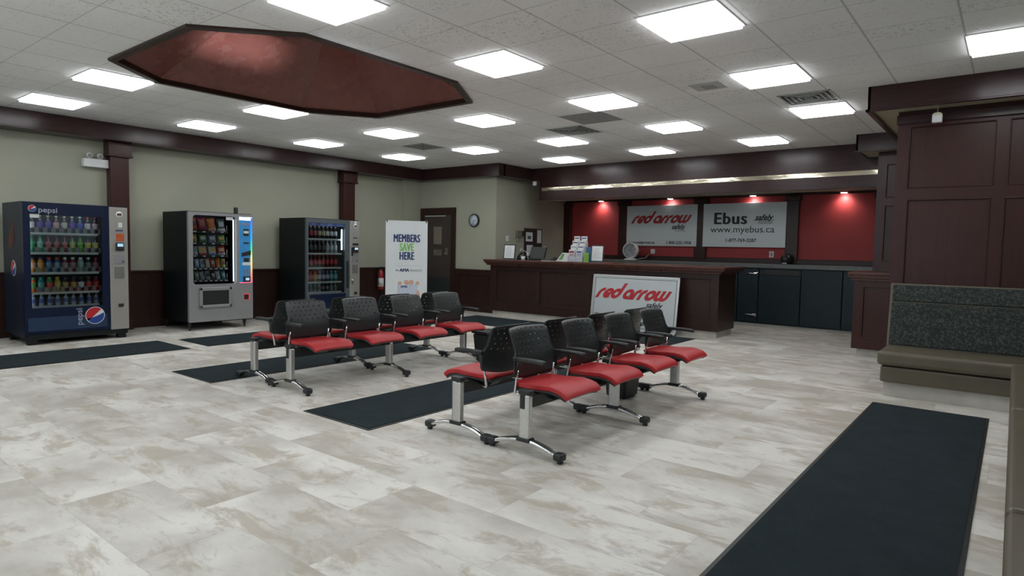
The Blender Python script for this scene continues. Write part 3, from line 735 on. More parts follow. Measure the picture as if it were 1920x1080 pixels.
# things on the counter and worktop
TZ = 1.115
def notice(lab, x, y, w_, h_, rot):
    t = thing('framed_notice', lab, 'notice', (x, y, TZ), rot)
    lb_ = ORG[t.name]; ORG[t.name] = Vector((0, 0, 0))
    k = .16
    def P(u, v, d): return Vector((u, v * k * 1.0 - d, v))
    def sl(mb, u0, u1, v0, v1, d0, d1):
        b2 = bmesh.new(); bmesh.ops.create_cube(b2, size=1)
        for q in b2.verts: q.co = P(u0 if q.co.x < 0 else u1, v0 if q.co.y < 0 else v1, d0 if q.co.z < 0 else d1)
        mb.merge(b2)
    mb = MB(); sl(mb, -w_ / 2, w_ / 2, 0.0, h_, -.012, .0); mb.build('frame', BLACKP, t)
    mb = MB(); sl(mb, -w_ / 2 + .02, w_ / 2 - .02, .03, h_ - .02, .0, .003); mb.build('paper', PAPER, t)
    mb = MB()
    for j in range(9):
        ww = (w_ / 2 - .05) * (1 if j else .7); sl(mb, -ww, ww * random.uniform(.5, 1), h_ - .06 - j * .022, h_ - .055 - j * .022, .003, .004)
    mb.build('print', GREYT, t)
    mb = MB(); mb.box(-.02, .02, .012, .012 + .14, 0, .008); mb.build('stand_leg', BLACKP, t)
    ORG[t.name] = lb_
notice('framed paper notice at the clock-wall end of the counter', -7.80, 9.74, .25, .30, .25)
notice('framed paper notice standing right of the brochure rack', -5.88, 9.86, .24, .31, .25)
# telephone with cord
t = thing('telephone', 'black desk telephone with curled cord on the counter', 'telephone', (-7.670, 10.05, TZ))
mb = MB(); mb.prism([(9.94, TZ), (10.16, TZ), (10.16, TZ + .09), (9.94, TZ + .03)], -7.760, -7.580, 'yz'); mb.build('base', BLACKP, t)
mb = MB(); mb.tube([(-7.780, 10.14, TZ + .12), (-7.760, 10.10, TZ + .14), (-7.740, 10.02, TZ + .11), (-7.730, 9.95, TZ + .06)], [.02, .017, .017, .022], 8); mb.build('handset', BLACKP, t)
mb = MB(); mb.tube([(-7.720 + .012 * math.cos(k), 10.0 + .004 * k, TZ + .22 - .0002 * (k - 8) ** 2 * 4 + .006 * math.sin(k)) for k in range(0, 10)] + [(-7.540, 10.0, TZ + .14), (-7.480, 9.95, TZ + .01)], .005, 6); mb.build('cord', WHITE, t)
tag(MB().lathe([(.001, 0), (.035, 0), (.042, .07), (.001, .07)], (-7.540, 9.86, TZ), 14).build('paper_cup', WHITE, None, (0, 0, 0)), 'small white cup on the counter by the telephone', 'cup')
t = thing('payment_monitor', 'dark monitor seen from behind on the counter', 'monitor', (-7.34, 10.1, TZ))
mb = MB(); mb.prism([(10.02, TZ + .03), (10.06, TZ + .03), (10.14, TZ + .26), (10.10, TZ + .26)], -7.52, -7.16, 'yz'); mb.build('screen_housing', BLACKP, t)
mb = MB(); mb.box(-7.44, -7.24, 10.0, 10.18, TZ, TZ + .015, bev=.004); mb.tube([(-7.34, 10.1, TZ), (-7.34, 10.09, TZ + .15)], .02); mb.build('stand', BLACKP, t)
tag(bx('keyboard', BLACKP, None, -7.12, -6.92, 9.90, 10.05, TZ, TZ + .02, bev=.005), 'low black card terminal flat on the counter beside the monitor', 'keyboard')
# green and white booklets
t = thing('leaflet_holder', 'low sloping holder with green and white leaflets beside the brochure rack', 'leaflet holder', (-6.55, 9.85, TZ))
mb = MB(); mb.prism([(-6.72, TZ), (-6.44, TZ), (-6.44, TZ + .15), (-6.58, TZ + .16)], 9.80, 9.92, 'xz'); mb.build('holder', PAPER, t)
mb = MB(); mb.prism([(-6.66, TZ + .03), (-6.58, TZ + .03), (-6.53, TZ + .14), (-6.58, TZ + .14)], 9.796, 9.80, 'xz'); mb.build('leaflet_print', cmat((.18, .34, .12)), t)
tag(bx('paper_sheet', PAPER, None, -6.95, -6.72, 9.62, 9.80, TZ, TZ + .006), 'loose white papers lying flat at the counter edge', 'paper')
# brochure rack
t = thing('brochure_rack', 'clear stepped brochure rack on the counter', 'rack', (-6.22, 9.85, TZ))
CLEAR = plain('clear_plastic', (.5, .53, .56), .15)
mb = MB()
for k in range(4): mb.box(-6.42 + .0, -6.10, 9.74 + k * .055, 9.745 + k * .055, TZ, TZ + .09 + k * .09)
mb.box(-6.42, -6.415, 9.74, 9.93, TZ, TZ + .10); mb.box(-6.105, -6.10, 9.74, 9.93, TZ, TZ + .10); mb.box(-6.42, -6.10, 9.74, 9.935, TZ, TZ + .005)
mb.build('stand', CLEAR, t)
bcol = [((.55, .57, .62), (.06, .08, .22)), ((.50, .52, .60), (.30, .04, .06)), ((.62, .64, .66), (.08, .08, .1))]
rack_names = ['purple-grey brochure', 'white brochure with dark stripe']
for k in range(4):
    for j in range(2):
        x = -6.40 + j * .155; y = 9.748 + k * .055; z = TZ + .012 + k * .082
        t = thing('brochure', 'white brochure in the %s step of the counter rack, %s side' % (['lowest', 'second lowest', 'second highest', 'highest'][k], ['telephone', 'fan'][j]), 'brochure', (x, y, z), 0, 'brochures in the stepped rack')
        bx('cover', PAPER, t, x, x + .12, y, y + .018, z, z + .21)
        c = [(.25, .03, .05), (.10, .12, .3), (.3, .3, .4), (.08, .1, .2), (.06, .06, .08), (.1, .1, .12), (.06, .07, .1), (.12, .1, .3)][(k * 2 + j)]
        mb = MB()
        if k == 0:
            for zz in (.03, .06, .09, .12, .15): mb.box(x + .01, x + .11, y - .001, y, z + zz, z + zz + .014)
        mb.box(x + .01, x + .11, y - .001, y, z + .165, z + .185); mb.build('print', cmat(c), t)
for j, (c, lb) in enumerate((((.22, .45, .06), 'green covered brochure standing at the fan side of the rack'), ((.06, .13, .25), 'blue brochure behind the green one beside the rack'))):
    tag(bx('brochure', cmat(c), None, -6.085, -5.99 + j * .01, 9.76 + j * .06, 9.775 + j * .06, TZ, TZ + .17 + j * .10, bev=.002), lb, 'brochure')
# fan
fx, fy, fz = -6.56, 12.42, 1.14
t = thing('desk_fan', 'round white desk fan on the grey worktop', 'fan', (fx, fy, fz))
mb = MB(); mb.lathe([(.14, 0), (.14, .02), (.05, .04), (.03, .07)], (fx, fy, fz), 24); mb.build('base', WHITE, t)
FC = (fx, fy, fz + .205)
mb = MB(); mb.lathe([(.15, -.05), (.172, -.045), (.178, 0), (.172, .045), (.15, .05), (.15, .04), (.162, 0), (.15, -.04), (.15, -.05)], FC, 32, 'y', cap=False); mb.build('ring', WHITE, t)
mb = MB()
for r in (.04, .07, .10, .13): mb.tube([(FC[0] + r * math.cos(a * PI / 14), FC[1] - .052, FC[2] + r * math.sin(a * PI / 14)) for a in range(29)], .0022, 5, False)
for a in range(16): mb.tube([(FC[0] + .03 * math.cos(a * PI / 8), FC[1] - .056, FC[2] + .03 * math.sin(a * PI / 8)), (FC[0] + .16 * math.cos(a * PI / 8), FC[1] - .048, FC[2] + .16 * math.sin(a * PI / 8))], .002, 5)
mb.build('grille', WHITE, t)
mb = MB(); mb.lathe([(.001, .035), (.155, .035), (.155, .045), (.001, .045)], FC, 28, 'y'); mb.build('back_grille', SHELF, t)
GREYP = plain('grey_fan_plastic', (.36, .37, .38), .5)
mb = MB()
for k in range(4):
    a = k * PI / 2; b2 = bmesh.new(); bmesh.ops.create_cube(b2, size=1)
    for q in b2.verts: q.co = Vector(((.02 + .11 * (q.co.x + .5)), q.co.z * .006 + q.co.y * .05, q.co.y * (.05 + .06 * (q.co.x + .5))))
    mb.merge(b2, Matrix.Translation(Vector(FC)) @ Matrix.Rotation(a, 4, 'Y'))
mb.lathe([(.001, -.04), (.03, -.035), (.03, .035), (.001, .04)], FC, 16, 'y')
mb.build('blades', GREYP, t)
mb = MB(); mb.tube([(fx + .14, fy + .05, fz + .02), (fx + .26, fy + .2, fz + .05), (fx + .29, fy + .42, fz + .20)], .004, 6); mb.build('cord', WHITE, t)
tag(bx('wall_outlet', WHITE, None, fx + .24, fx + .34, YF - .012, YF, 1.28, 1.38, bev=.004), 'white outlet at the lower edge of the wall sign by the fan', 'outlet')
t = thing('wall_outlet', 'white wall outlet on the red wall below the Ebus sign', 'outlet', (-3.75, YF, 1.32))
bx('plate', WHITE, t, -3.79, -3.70, YF - .012, YF, 1.26, 1.38, bev=.003); bx('sockets', GREYT, t, -3.765, -3.725, YF - .014, YF - .011, 1.285, 1.355)
t = thing('small_black_speaker', 'small round black speaker on the worktop backsplash by the pilaster', 'speaker', (-3.42, 12.75, 1.14))
mb = MB(); mb.lathe([(.05, 0), (.09, .03), (.10, .10), (.08, .17), (.03, .19)], (-3.42, 12.70, 1.14), 20); mb.build('housing', BLACKP, t)
mb = MB(); mb.box(-3.46, -3.38, 12.59, 12.605, 1.15, 1.165); mb.build('status_strip', WHITE, t)

# nook wall: sloping plane x = f(y)
def nx(y): return -8.32 - .28 * (y - DW) / (YF - DW)
def nbox(nm, m, par, y0, y1, z0, z1, t_=.01, off=0.0, bev=.002):
    mb = MB(); a, c = nx(y0) + off, nx(y1) + off
    mb.prism([(a, y0), (a + t_, y0), (c + t_, y1), (c, y1)], z0, z1, 'xy'); return mb.build(nm, m, par)
t = thing('notice_board', 'dark pin board with papers on the alcove side wall', 'notice board', (-8.42, 11.3, 1.1))
nbox('board', plain('pin_board_brown', (.028, .021, .019), .7), t, 11.03, 11.78, 1.08, 1.79, .015, .002); mb = MB()
nbox('board_edge', SILVER2, t, 11.02, 11.79, 1.785, 1.80, .02, .002)
for (ya, yb, z0, z1, lb) in ((11.08, 11.36, 1.50, 1.70, 'white sheet with a teal shape pinned top on the dark board'), (11.56, 11.74, 1.47, 1.76, 'narrow white sheet pinned on the alcove end of the dark board'), (11.12, 11.38, 1.12, 1.42, 'white sheet pinned low on the dark board, partly hidden')):
    if 'teal' in lb:
        tt = thing('pinned_sheet', lb, 'paper', (nx(ya), ya, z0)); nbox('sheet', PAPER, tt, ya, yb, z0, z1, .003, .0195)
        nbox('printed_shape', cmat((.01, .12, .17)), tt, ya + .07, yb - .07, z0 + .05, z0 + .12, .002, .0228)
    else: tag(nbox('pinned_sheet', PAPER, None, ya, yb, z0, z1, .003, .0195), lb, 'paper')
for (ya, yb, z0, z1, lb) in ((10.32, 10.42, 1.49, 1.60, 'white light switch on the alcove side wall, upper of two'), (10.34, 10.44, 1.28, 1.42, 'white switch plate below the upper light switch'), (11.88, 12.03, 1.27, 1.40, 'white outlet plate right of the notice board')):
    t = thing('switch_plate', lb, 'switch', (nx(ya), ya, z0)); nbox('plate', WHITE, t, ya, yb, z0, z1, .01); nbox('rocker', SHELF, t, ya + .035, yb - .035, z0 + .035, z1 - .035, .006, .01)
t = thing('wall_telephone', 'small olive grey device with a dark side on the alcove wall', 'wall device', (nx(10.85), 10.85, 1.55))
nbox('housing', plain('device_olive', (.17, .165, .12), .5), t, 10.70, 10.86, 1.58, 1.72, .06); nbox('sensor', BLACKP, t, 10.86, 10.97, 1.60, 1.72, .05); nbox('bracket', SILVER2, t, 10.74, 10.86, 1.50, 1.58, .035)
# clock
t = thing('wall_clock', 'round white wall clock with black rim', 'clock', (-8.90, DW, 1.90))
cc = (-8.90, DW, 1.905); mb = MB(); mb.lathe([(.118, 0), (.118, -.045), (.135, -.04), (.138, 0), (.118, 0)], cc, 40, 'y', cap=False); mb.build('rim', BLACKP, t)
mb = MB(); mb.lathe([(.001, -.034), (.120, -.034), (.120, -.02), (.001, -.02)], cc, 40, 'y'); mb.build('dial', plain('clock_dial', (.60, .66, .74), .4), t)
mb = MB()
for k in range(12):
    a = k * PI / 6; p = Vector((cc[0] + .098 * math.sin(a), cc[1] - .036, cc[2] + .098 * math.cos(a))); mb.box(p.x - .006, p.x + .006, p.y - .001, p.y + .001, p.z - .008, p.z + .008)
mb.build('hour_marks', BLACKINK, t)
for nm, a, l, r in (('hour_hand', math.radians(85), .06, .006), ('minute_hand', math.radians(195), .085, .004)):
    mb = MB(); mb.tube([(cc[0], cc[1] - .038, cc[2]), (cc[0] + l * math.sin(a), cc[1] - .038, cc[2] + l * math.cos(a))], r, 6); mb.build(nm, BLACKINK, t)
tag(bx('motion_detector', WHITE, None, -8.04, -7.96, FY - .06, FY - .012, 2.66, 2.75, bev=.012), 'small white motion detector where the band meets the alcove fascia', 'detector')
# emergency light
ex = X0
t = thing('emergency_light', 'white emergency light box with two lamp heads beside the pilaster', 'light', (ex, 3.5, 2.38))
bx('battery_box', WHITE, t, ex, ex + .10, 3.36, 3.68, 2.39, 2.51, bev=.008)
for y in (3.44, 3.575):
    mb = MB(); mb.tube([(ex + .05, y, 2.51), (ex + .055, y, 2.535)], .012); mb.tube([(ex + .03, y, 2.565), (ex + .06, y, 2.56), (ex + .10, y, 2.55)], [.02, .036, .038], 16)
    h_ = mb.build('lamp_head', WHITE, t)
    mb = MB(); mb.tube([(ex + .098, y, 2.55), (ex + .104, y, 2.549)], .030, 16); mb.build('lens', SILVER, h_)
# hanging little box on the wood band
t = thing('hanging_alarm', 'small cream domed box hanging on a cord from the wood band', 'sensor', (-.67, 7.5, 2.70))
mb = MB(); mb.box(-.712, -.628, 7.43, 7.49, 2.635, 2.71, bev=.008); mb.build('housing', WHITE, t)
mb = MB(); mb.prism([(-.712, 2.705)] + [(-.67 + .042 * math.cos(a * PI / 10), 2.705 + .026 * math.sin(a * PI / 10)) for a in range(10, -1, -1)], 7.432, 7.488, 'xz'); mb.build('dome', CREAM, t)
mb = MB(); mb.tube([(-.67, 7.46, 2.73), (-.67, 7.46, BZ + .03)], .003, 6); mb.build('cord', SHELF, t)

# =================================================================== BOOTH SEATING
t = thing('booth_bench', 'olive vinyl booth bench with patterned back against the wood wall', 'bench', (-.3, 7.2, 0))
bx('plinth', KICK, t, -.93, X1, 6.93, 7.58, 0, .14)
bx('apron', OLIVE, t, -.955, X1, 6.87, 7.60, .14, .29, bev=.018)
bx('seat_cushion', OLIVE, t, -.985, X1 - .01, 6.84, 7.45, .30, .435, bev=.035)
mb = MB(); mb.prism([(7.40, .42), (7.62, .42), (7.62, 1.055), (7.50, 1.055)], -.985, X1 - .01, 'yz'); mb.build('back_frame', OLIVE, t)
def backslab(nm, m, z0, z1):
    mb = MB(); k = .10 / .635
    def yy(z): return 7.40 + (z - .42) * k
    mb.prism([(yy(z0) - .022, z0 + .004), (yy(z0) + .02, z0), (yy(z1) + .02, z1), (yy(z1) - .022, z1 - .004)], -.965, X1 - .01, 'yz'); o = mb.build(nm, m, t)
    bv = o.modifiers.new('soft', 'BEVEL'); bv.width = .010; bv.segments = 3; return o
backslab('back_cushion', PATT, .44, .868); backslab('headrest_cushion', PATT, .876, 1.045)
t = thing('booth_bench', 'olive vinyl booth bench running toward the viewer along the right edge', 'bench', (.35, 4.0, 0))
bx('plinth', KICK, t, .09, X1 - .01, .9, 6.82, 0, .14)
bx('apron', OLIVE, t, .05, X1 - .01, .85, 6.82, .14, .29, bev=.018)
for (ya, yb) in ((.85, 2.85), (2.86, 4.82), (4.83, 6.82)): bx('seat_cushion', OLIVE, t, .02, X1 - .12, ya, yb, .30, .435, bev=.03)
bx('back_cushion', PATT, t, X1 - .13, X1 - .01, .85, 6.82, .44, 1.05, bev=.02)

# =================================================================== FLOOR MATS
def mat(lab, x0, x1, y0, y1):
    t = thing('floor_mat', lab, 'mat', ((x0 + x1) / 2, (y0 + y1) / 2, 0), 0, None)
    bx('rubber_edge', BLACKP, t, x0, x1, y0, y1, 0, .006, bev=.002); bx('carpet', MATM, t, x0 + .022, x1 - .022, y0 + .022, y1 - .022, .004, .010)
mat('long dark mat in front of the blue drinks machine', -8.98, -8.04, .65, 3.70)
mat('long dark mat in front of the snack and dark drinks machines', -8.90, -8.07, 3.93, 6.98)
mat('long dark mat under the benches nearest the vending machines', -6.73, -5.92, 2.90, 5.90)
mat('long dark mat between the two double benches', -4.40, -3.59, 2.90, 5.95)
mat('wide dark mat lying along the front of the reception counter', -8.28, -3.79, 8.28, 9.36)
mat('large dark mat in the foreground by the booth seating', -.95, -.10, 1.2, 6.52)

# =================================================================== BEAM SEATING
SEAT_SET = ([.335, .97, 1.605, 2.24], [.06 + .07, .765, 1.40, 2.035]); LEG_SET = ([.04, 1.20, 2.34], [.06, 1.20, 2.36])
def seat_profile():   # (x, z) along the top of the cushion, rear to front
    return [(-.180, .418), (-.168, .427), (-.12, .427), (-.06, .426), (.0, .428), (.06, .432), (.12, .436), (.175, .434), (.215, .422), (.242, .402), (.254, .386)]
def sheet(prof, half, dz=0.0, round_=True, nu=12):
    b = bmesh.new(); rows = []
    n = len(prof)
    for i, (x, z) in enumerate(prof):
        v = i / (n - 1); k = 1.0
        hw = half * (1 - .10 * (1 - min(1, v / .12)) ** 2 if v < .12 else 1) * (1 - .07 * max(0, (v - .85) / .15) ** 2)
        hw *= (.93 + .07 * min(1, v / .5))
        row = []
        for j in range(nu + 1):
            u = -1 + 2 * j / nu
            row.append(b.verts.new((x, u * hw, z + dz - (.010 * abs(u) ** 4) + .006 * u * u * (1 if v < .7 else 0))))
        rows.append(row)
    for i in range(n - 1):
        for j in range(nu): 
            f = b.faces.new([rows[i][j], rows[i][j + 1], rows[i + 1][j + 1], rows[i + 1][j]]); f.smooth = True
    return b
BP = [(-.184, .474), (-.180, .52), (-.178, .570), (-.184, .605), (-.202, .655), (-.221, .71), (-.240, .762), (-.252, .785), (-.266, .792)]
def back_pt(u, v):
    """u -1..1 across, v 0..1 up"""
    L = [0]
    for i in range(1, len(BP)): L.append(L[-1] + math.dist(BP[i], BP[i - 1]))
    s = v * L[-1]
    for i in range(1, len(BP)):
        if s <= L[i] + 1e-9:
            k = (s - L[i - 1]) / (L[i] - L[i - 1]); x = BP[i - 1][0] + k * (BP[i][0] - BP[i - 1][0]); z = BP[i - 1][1] + k * (BP[i][1] - BP[i - 1][1]); break
    sag = (1 - u * u)
    half = .248 - .032 * min(1, max(0, (v - .36) / .12)) - .02 * max(0, (v - .9) / .1) ** 2 - .012 * max(0, (.08 - v) / .08) ** 2
    fade = 1 - v
    return Vector((x + (.046 - .010 * v) * u * u - .002, u * half, z - .030 * sag * fade ** 1.0 * (1 if v < .99 else 0) - .006 * u * u * (1 if v > .9 else 0)))
def make_bench(flip=0):
    SEATY, LEGY = SEAT_SET[flip], LEG_SET[flip]
    t = thing('beam_seating', 'x', 'bench', (0, 0, 0), 0, 'four-seat beam benches')
    mb = MB(); mb.box(-.032, .032, .045, 2.355, .305, .39, bev=.006); mb.build('beam', BLACKM, t)
    for y in LEGY:
        mb = MB(); mb.box(-.042, .042, y - .022, y + .022, .10, .395 if y != LEGY[1] else .33, bev=.012); lg = mb.build('leg', BRUSH, t)
        if y != LEGY[1]:
            mb = MB(); mb.box(-.047, .047, y - .028, y + .028, .392, .425, bev=.008); mb.box(-.030, .008, y - .026, y + .02, .30, .40, bev=.004); mb.build('leg_cap', BLACKP, lg)
        mb = MB()
        mb.box(-.055, .055, y - .032, y + .032, .085, .112, bev=.008); mb.build('collar', BLACKP, lg)
        arcp = [(-.27 + .54 * k / 14, .035 + .060 * (1 - ((-.27 + .54 * k / 14) / .27) ** 2)) for k in range(15)]
        mb = MB()
        for s_ in (-1, 1): mb.tube([(x, y + s_ * .015, z) for x, z in arcp], .0125, 8)
        mb.build('foot_bar', CHROME, lg)
        mb = MB(); mb.tube([(x, y, z + .006) for x, z in arcp], .007, 6); mb.build('foot_groove', BLACKP, lg)
        for s_ in (-1, 1):
            mb = MB(); mb.box(s_ * .235, s_ * .305, y - .034, y + .034, .018, .066, bev=.016); mb.lathe([(.018, 0), (.020, .012), (.014, .022)], (s_ * .275, y, 0), 12); mb.build('end_cap', BLACKP, lg)
    for y in SEATY:
        b = sheet(seat_profile(), .212)
        mb = MB(); mb.merge(b, Matrix.Translation((0, y, 0)));
        pr = [(x * 1.0 - .004, z - .026) for x, z in seat_profile()[:-1]]
        # shell: a second skin below the cushion
        m2 = MB(); m2.merge(sheet(pr, .209), Matrix.Translation((0, y, 0)))
        m2.box(-.10, .13, y - .10, y + .10, .375, .405, bev=.01)
        m2.prism([(-.14, .40), (.20, .40), (.14, .375), (.06, .33), (-.05, .33)], y - .045, y + .045, 'xz')
        sh = m2.build('seat_shell', BLACKP, t)
        sd = sh.modifiers.new('thick', 'SOLIDIFY'); sd.thickness = .014; sd.offset = 0
        cu = mb.build('cushion', REDFAB, sh)
        sd = cu.modifiers.new('thick', 'SOLIDIFY'); sd.thickness = .032; sd.offset = 0
        bv = cu.modifiers.new('soft', 'BEVEL'); bv.width = .010; bv.segments = 3; bv.limit_method = 'ANGLE'; bv.angle_limit = math.radians(50)
        # backrest with real perforations
        nu, nv = 24, 18; b = bmesh.new(); V = {}
        def vert(i, j):
            if (i, j) not in V: V[(i, j)] = b.verts.new(back_pt(-1 + 2 * i / nu, j / nv))
            return V[(i, j)]
        holes = set()
        for r_i, j in enumerate((8, 10, 12, 14, 16)):
            for i in range(3 + (r_i % 2) , 22, 3 if False else 3): holes.add((i + (1 if r_i % 2 else 0), j))
        for i in range(nu):
            for j in range(nv):
                if (i, j) in holes and i < nu - 1:
                    cu_, cv_ = -1 + 2 * (i + .5) / nu, (j + .5) / nv; cpt = back_pt(cu_, cv_)
                    cor = [vert(i + 1, j + 1), vert(i, j + 1), vert(i, j), vert(i + 1, j)]
                    ring = []
                    du = (back_pt(cu_ + .01, cv_) - cpt).normalized(); dv = (back_pt(cu_, cv_ + .01) - cpt).normalized()
                    for k in range(8):
                        a = math.radians(22.5 + 45 * k); ring.append(b.verts.new(cpt + du * math.cos(a) * .0062 + dv * math.sin(a) * .0062))
                    for k in range(4):
                        r0, r1 = ring[2 * k], ring[2 * k + 1]; r2 = ring[(2 * k + 2) % 8]
                        b.faces.new([cor[k], r1, r0]); b.faces.new([cor[k], cor[(k + 1) % 4], r2, r1])
                else: b.faces.new([vert(i, j), vert(i + 1, j), vert(i + 1, j + 1), vert(i, j + 1)])
        for f_ in b.faces: f_.smooth = True
        mb = MB(); mb.merge(b, Matrix.Translation((0, y, 0))); bk = mb.build('backrest', BLACKB, t)
        sd = bk.modifiers.new('thick', 'SOLIDIFY'); sd.thickness = .008; sd.offset = 0
        for s_ in (-1, 1):
            mb = MB(); yy = y + s_ * .240
            for p_ in range(1):
                pts_ = [(-.150, .600, .012), (-.08, .602, .014), (-.02, .603, .016), (.04, .602, .018), (.080, .600, .020), (.098, .598, .019), (.108, .595, .012)]
                rings = []
                for (px, pz, hw) in pts_:
                    rings.append([mb.bm.verts.new((px, yy + a, pz + c)) for a, c in ((-hw, -.008), (-hw, .006), (-hw * .6, .014), (hw * .6, .014), (hw, .006), (hw, -.008), (hw * .6, -.015), (-hw * .6, -.015))])
                for a in range(len(rings) - 1):
                    for k in range(8): fc = mb.bm.faces.new([rings[a][k], rings[a][(k + 1) % 8], rings[a + 1][(k + 1) % 8], rings[a + 1][k]]); fc.smooth = True
                mb.bm.faces.new(rings[0]); mb.bm.faces.new(rings[-1])
                # bracket wing that joins the arm to the back shell
                mb.prism([(-.145, .482), (-.130, .49), (-.120, .55), (-.095, .595), (-.145, .595)], yy - .006 - s_ * .008, yy + .006 - s_ * .008, 'xz')
            mb.build('armrest', BLACKP, bk)
            mb = MB(); mb.tube([(-.138, y + s_ * .212, .52), (-.143, y + s_ * .212, .47), (-.160, y + s_ * .208, .362), (-.150, y + s_ * .20, .355), (-.03, y + s_ * .15, .372)], .0095, 8); mb.build('support_tube', CHROME, sh)
    return t
bench = make_bench(); bench_b = make_bench(1)
places = [((-2.43, 3.20, 0), 0, 'red and black four-seat bench nearest the viewer, facing the booth'),
          ((-3.03, 5.60, 0), PI, 'red and black four-seat bench facing the middle mat, back to the nearest bench'),
          ((-5.10, 3.19, 0), 0, 'red and black four-seat bench facing the middle mat, nearer the machines'),
          ((-5.73, 5.60, 0), PI, 'red and black four-seat bench facing the vending machines')]
for i, (lc, rz, lb) in enumerate(places):
    o = (bench if i == 0 else bench_b) if i < 2 else copy_tree(bench if rz == 0 else bench_b)
    o.location = lc; o.rotation_euler = (0, 0, rz); o['label'] = lb
def bin_(lab, x, y):
    t = thing('waste_bin', lab, 'bin', (x, y, 0))
    mb = MB(); b2 = bmesh.new(); bmesh.ops.create_cube(b2, size=1)
    for q in b2.verts:
        k = .82 if q.co.z < 0 else 1.0; q.co = Vector((x + q.co.x * .24 * k, y + q.co.y * .30 * k, .16 + q.co.z * .32))
    bmesh.ops.bevel(b2, geom=list(b2.edges), offset=.02, segments=3, affect='EDGES'); mb.merge(b2); mb.build('tub', BLACKP, t)
    mb = MB(); mb.box(x - .13, x + .13, y - .16, y + .16, .315, .345, bev=.01); mb.build('rim', BLACKP, t)
bin_('black waste bin at the far end between the nearest benches', -2.765, 5.15)
bin_('black waste bin at the far end between the benches by the machines', -4.93, 5.78)

# =================================================================== BANNER
p0, p1 = Vector((-8.90, 7.56, 0)), Vector((-8.50, 8.21, 0)); r_ = (p1 - p0).normalized(); nb = Vector((r_.y, -r_.x, 0))
t = thing('banner_stand', 'white members banner on a folding stand in front of the door', 'banner', (p0 + p1) / 2)
W_ = (p1 - p0).length; bc = (p0 + p1) / 2
def bq(u, v, d=0.0): return bc + r_ * u + Vector((0, 0, v)) + nb * d
def bslab(mb, u0, u1, v0, v1, d0, d1):
    b2 = bmesh.new(); bmesh.ops.create_cube(b2, size=1)
    for q in b2.verts: q.co = bq(u0 if q.co.x < 0 else u1, v0 if q.co.y < 0 else v1, d0 if q.co.z < 0 else d1)
    mb.merge(b2)
mb = MB(); bslab(mb, -W_ / 2, W_ / 2, .16, 1.80, -.004, .0); mb.build('sheet', WHITEV, t)
mb = MB()
for s_ in (-1, 1): mb.tube([bq(s_ * W_ / 2 * .97, 1.81, -.02), bq(0, .95, -.09), bq(-s_ * W_ / 2 * .97, .04, -.05)], .008, 6)
mb.tube([bq(0, .95, -.1), bq(0, .01, -.38)], .008, 6); mb.tube([bq(-W_ / 2 * .97, .04, -.05), bq(-W_ / 2 * .97, .01, .02)], .01, 6); mb.tube([bq(W_ / 2 * .97, .04, -.05), bq(W_ / 2 * .97, .01, .02)], .01, 6)
mb.build('stand', BLACKP, t)
for s_ in (-1, 1):
    mb = MB(); mb.tube([bq(s_ * (W_ / 2 - .005), 1.815, -.02), bq(s_ * (W_ / 2 - .03), 1.775, .008)], .011, 8); mb.build('corner_clip', BLACKP, t)
for s, m, v in (('MEMBERS', NAVYINK, 1.475), ('SAVE', GREENINK, 1.315), ('HERE', NAVYINK, 1.155)):
    text_part(s, m, t, bq(0, v, .002), r_, UP, size=.20, thick=.0065, sx=.54, spacing=1.10)
text_part('AMA', NAVYINK, t, bq(-.04, .90, .002), r_, UP, size=.082, thick=.004, sx=1.0)
text_part('Rewards', GREYT, t, bq(.175, .90, .002), r_, UP, size=.072, sx=.85)
mb = MB(); bslab(mb, -.20, -.145, .885, .915, .001, .003); mb.build('emblem', GREYT, t)
mb = MB(); bslab(mb, -.20, .24, .985, .988, .001, .002); mb.build('rule_line', GREYT, t)
# printed hand holding a card (flat print on the sheet)
mb = MB(); b2 = bmesh.new()
def ell(cx_, cy_2, rx, ry, n=18): return [(cx_ + rx * math.cos(2 * PI * k / n), cy_2 + ry * math.sin(2 * PI * k / n)) for k in range(n)]
for (a, c, rx, ry) in ((-.12, .665, .038, .03), (.0, .680, .050, .045), (.085, .680, .050, .045), (.20, .665, .038, .035), (.205, .42, .05, .12), (.10, .30, .16, .07)):
    flat_poly(b2, ell(a, c, rx, ry), z=.0015, ext=.0008)
mb.merge(b2, frame_mat(bq(0, 0, 0), r_, UP)); mb.build('printed_hand', SKIN, t)
mb = MB(); b2 = bmesh.new(); flat_poly(b2, [(-.16, .36), (.165, .37), (.215, .64), (-.165, .635)], z=.003, ext=.0008); mb.merge(b2, frame_mat(bq(0, 0, 0), r_, UP)); mb.build('printed_card', PAPERB, t)
mb = MB(); b2 = bmesh.new(); flat_poly(b2, [(-.16, .345), (.162, .355), (.165, .372), (-.16, .362)], z=.0042, ext=.0006); mb.merge(b2, frame_mat(bq(0, 0, 0), r_, UP)); mb.build('card_stripe', cmat((.55, .12, .10)), t)
text_part('AMA', NAVYINK, t, bq(-.045, .60, .0045), r_, UP, size=.058, thick=.003, sx=1.0, ext=.0008)

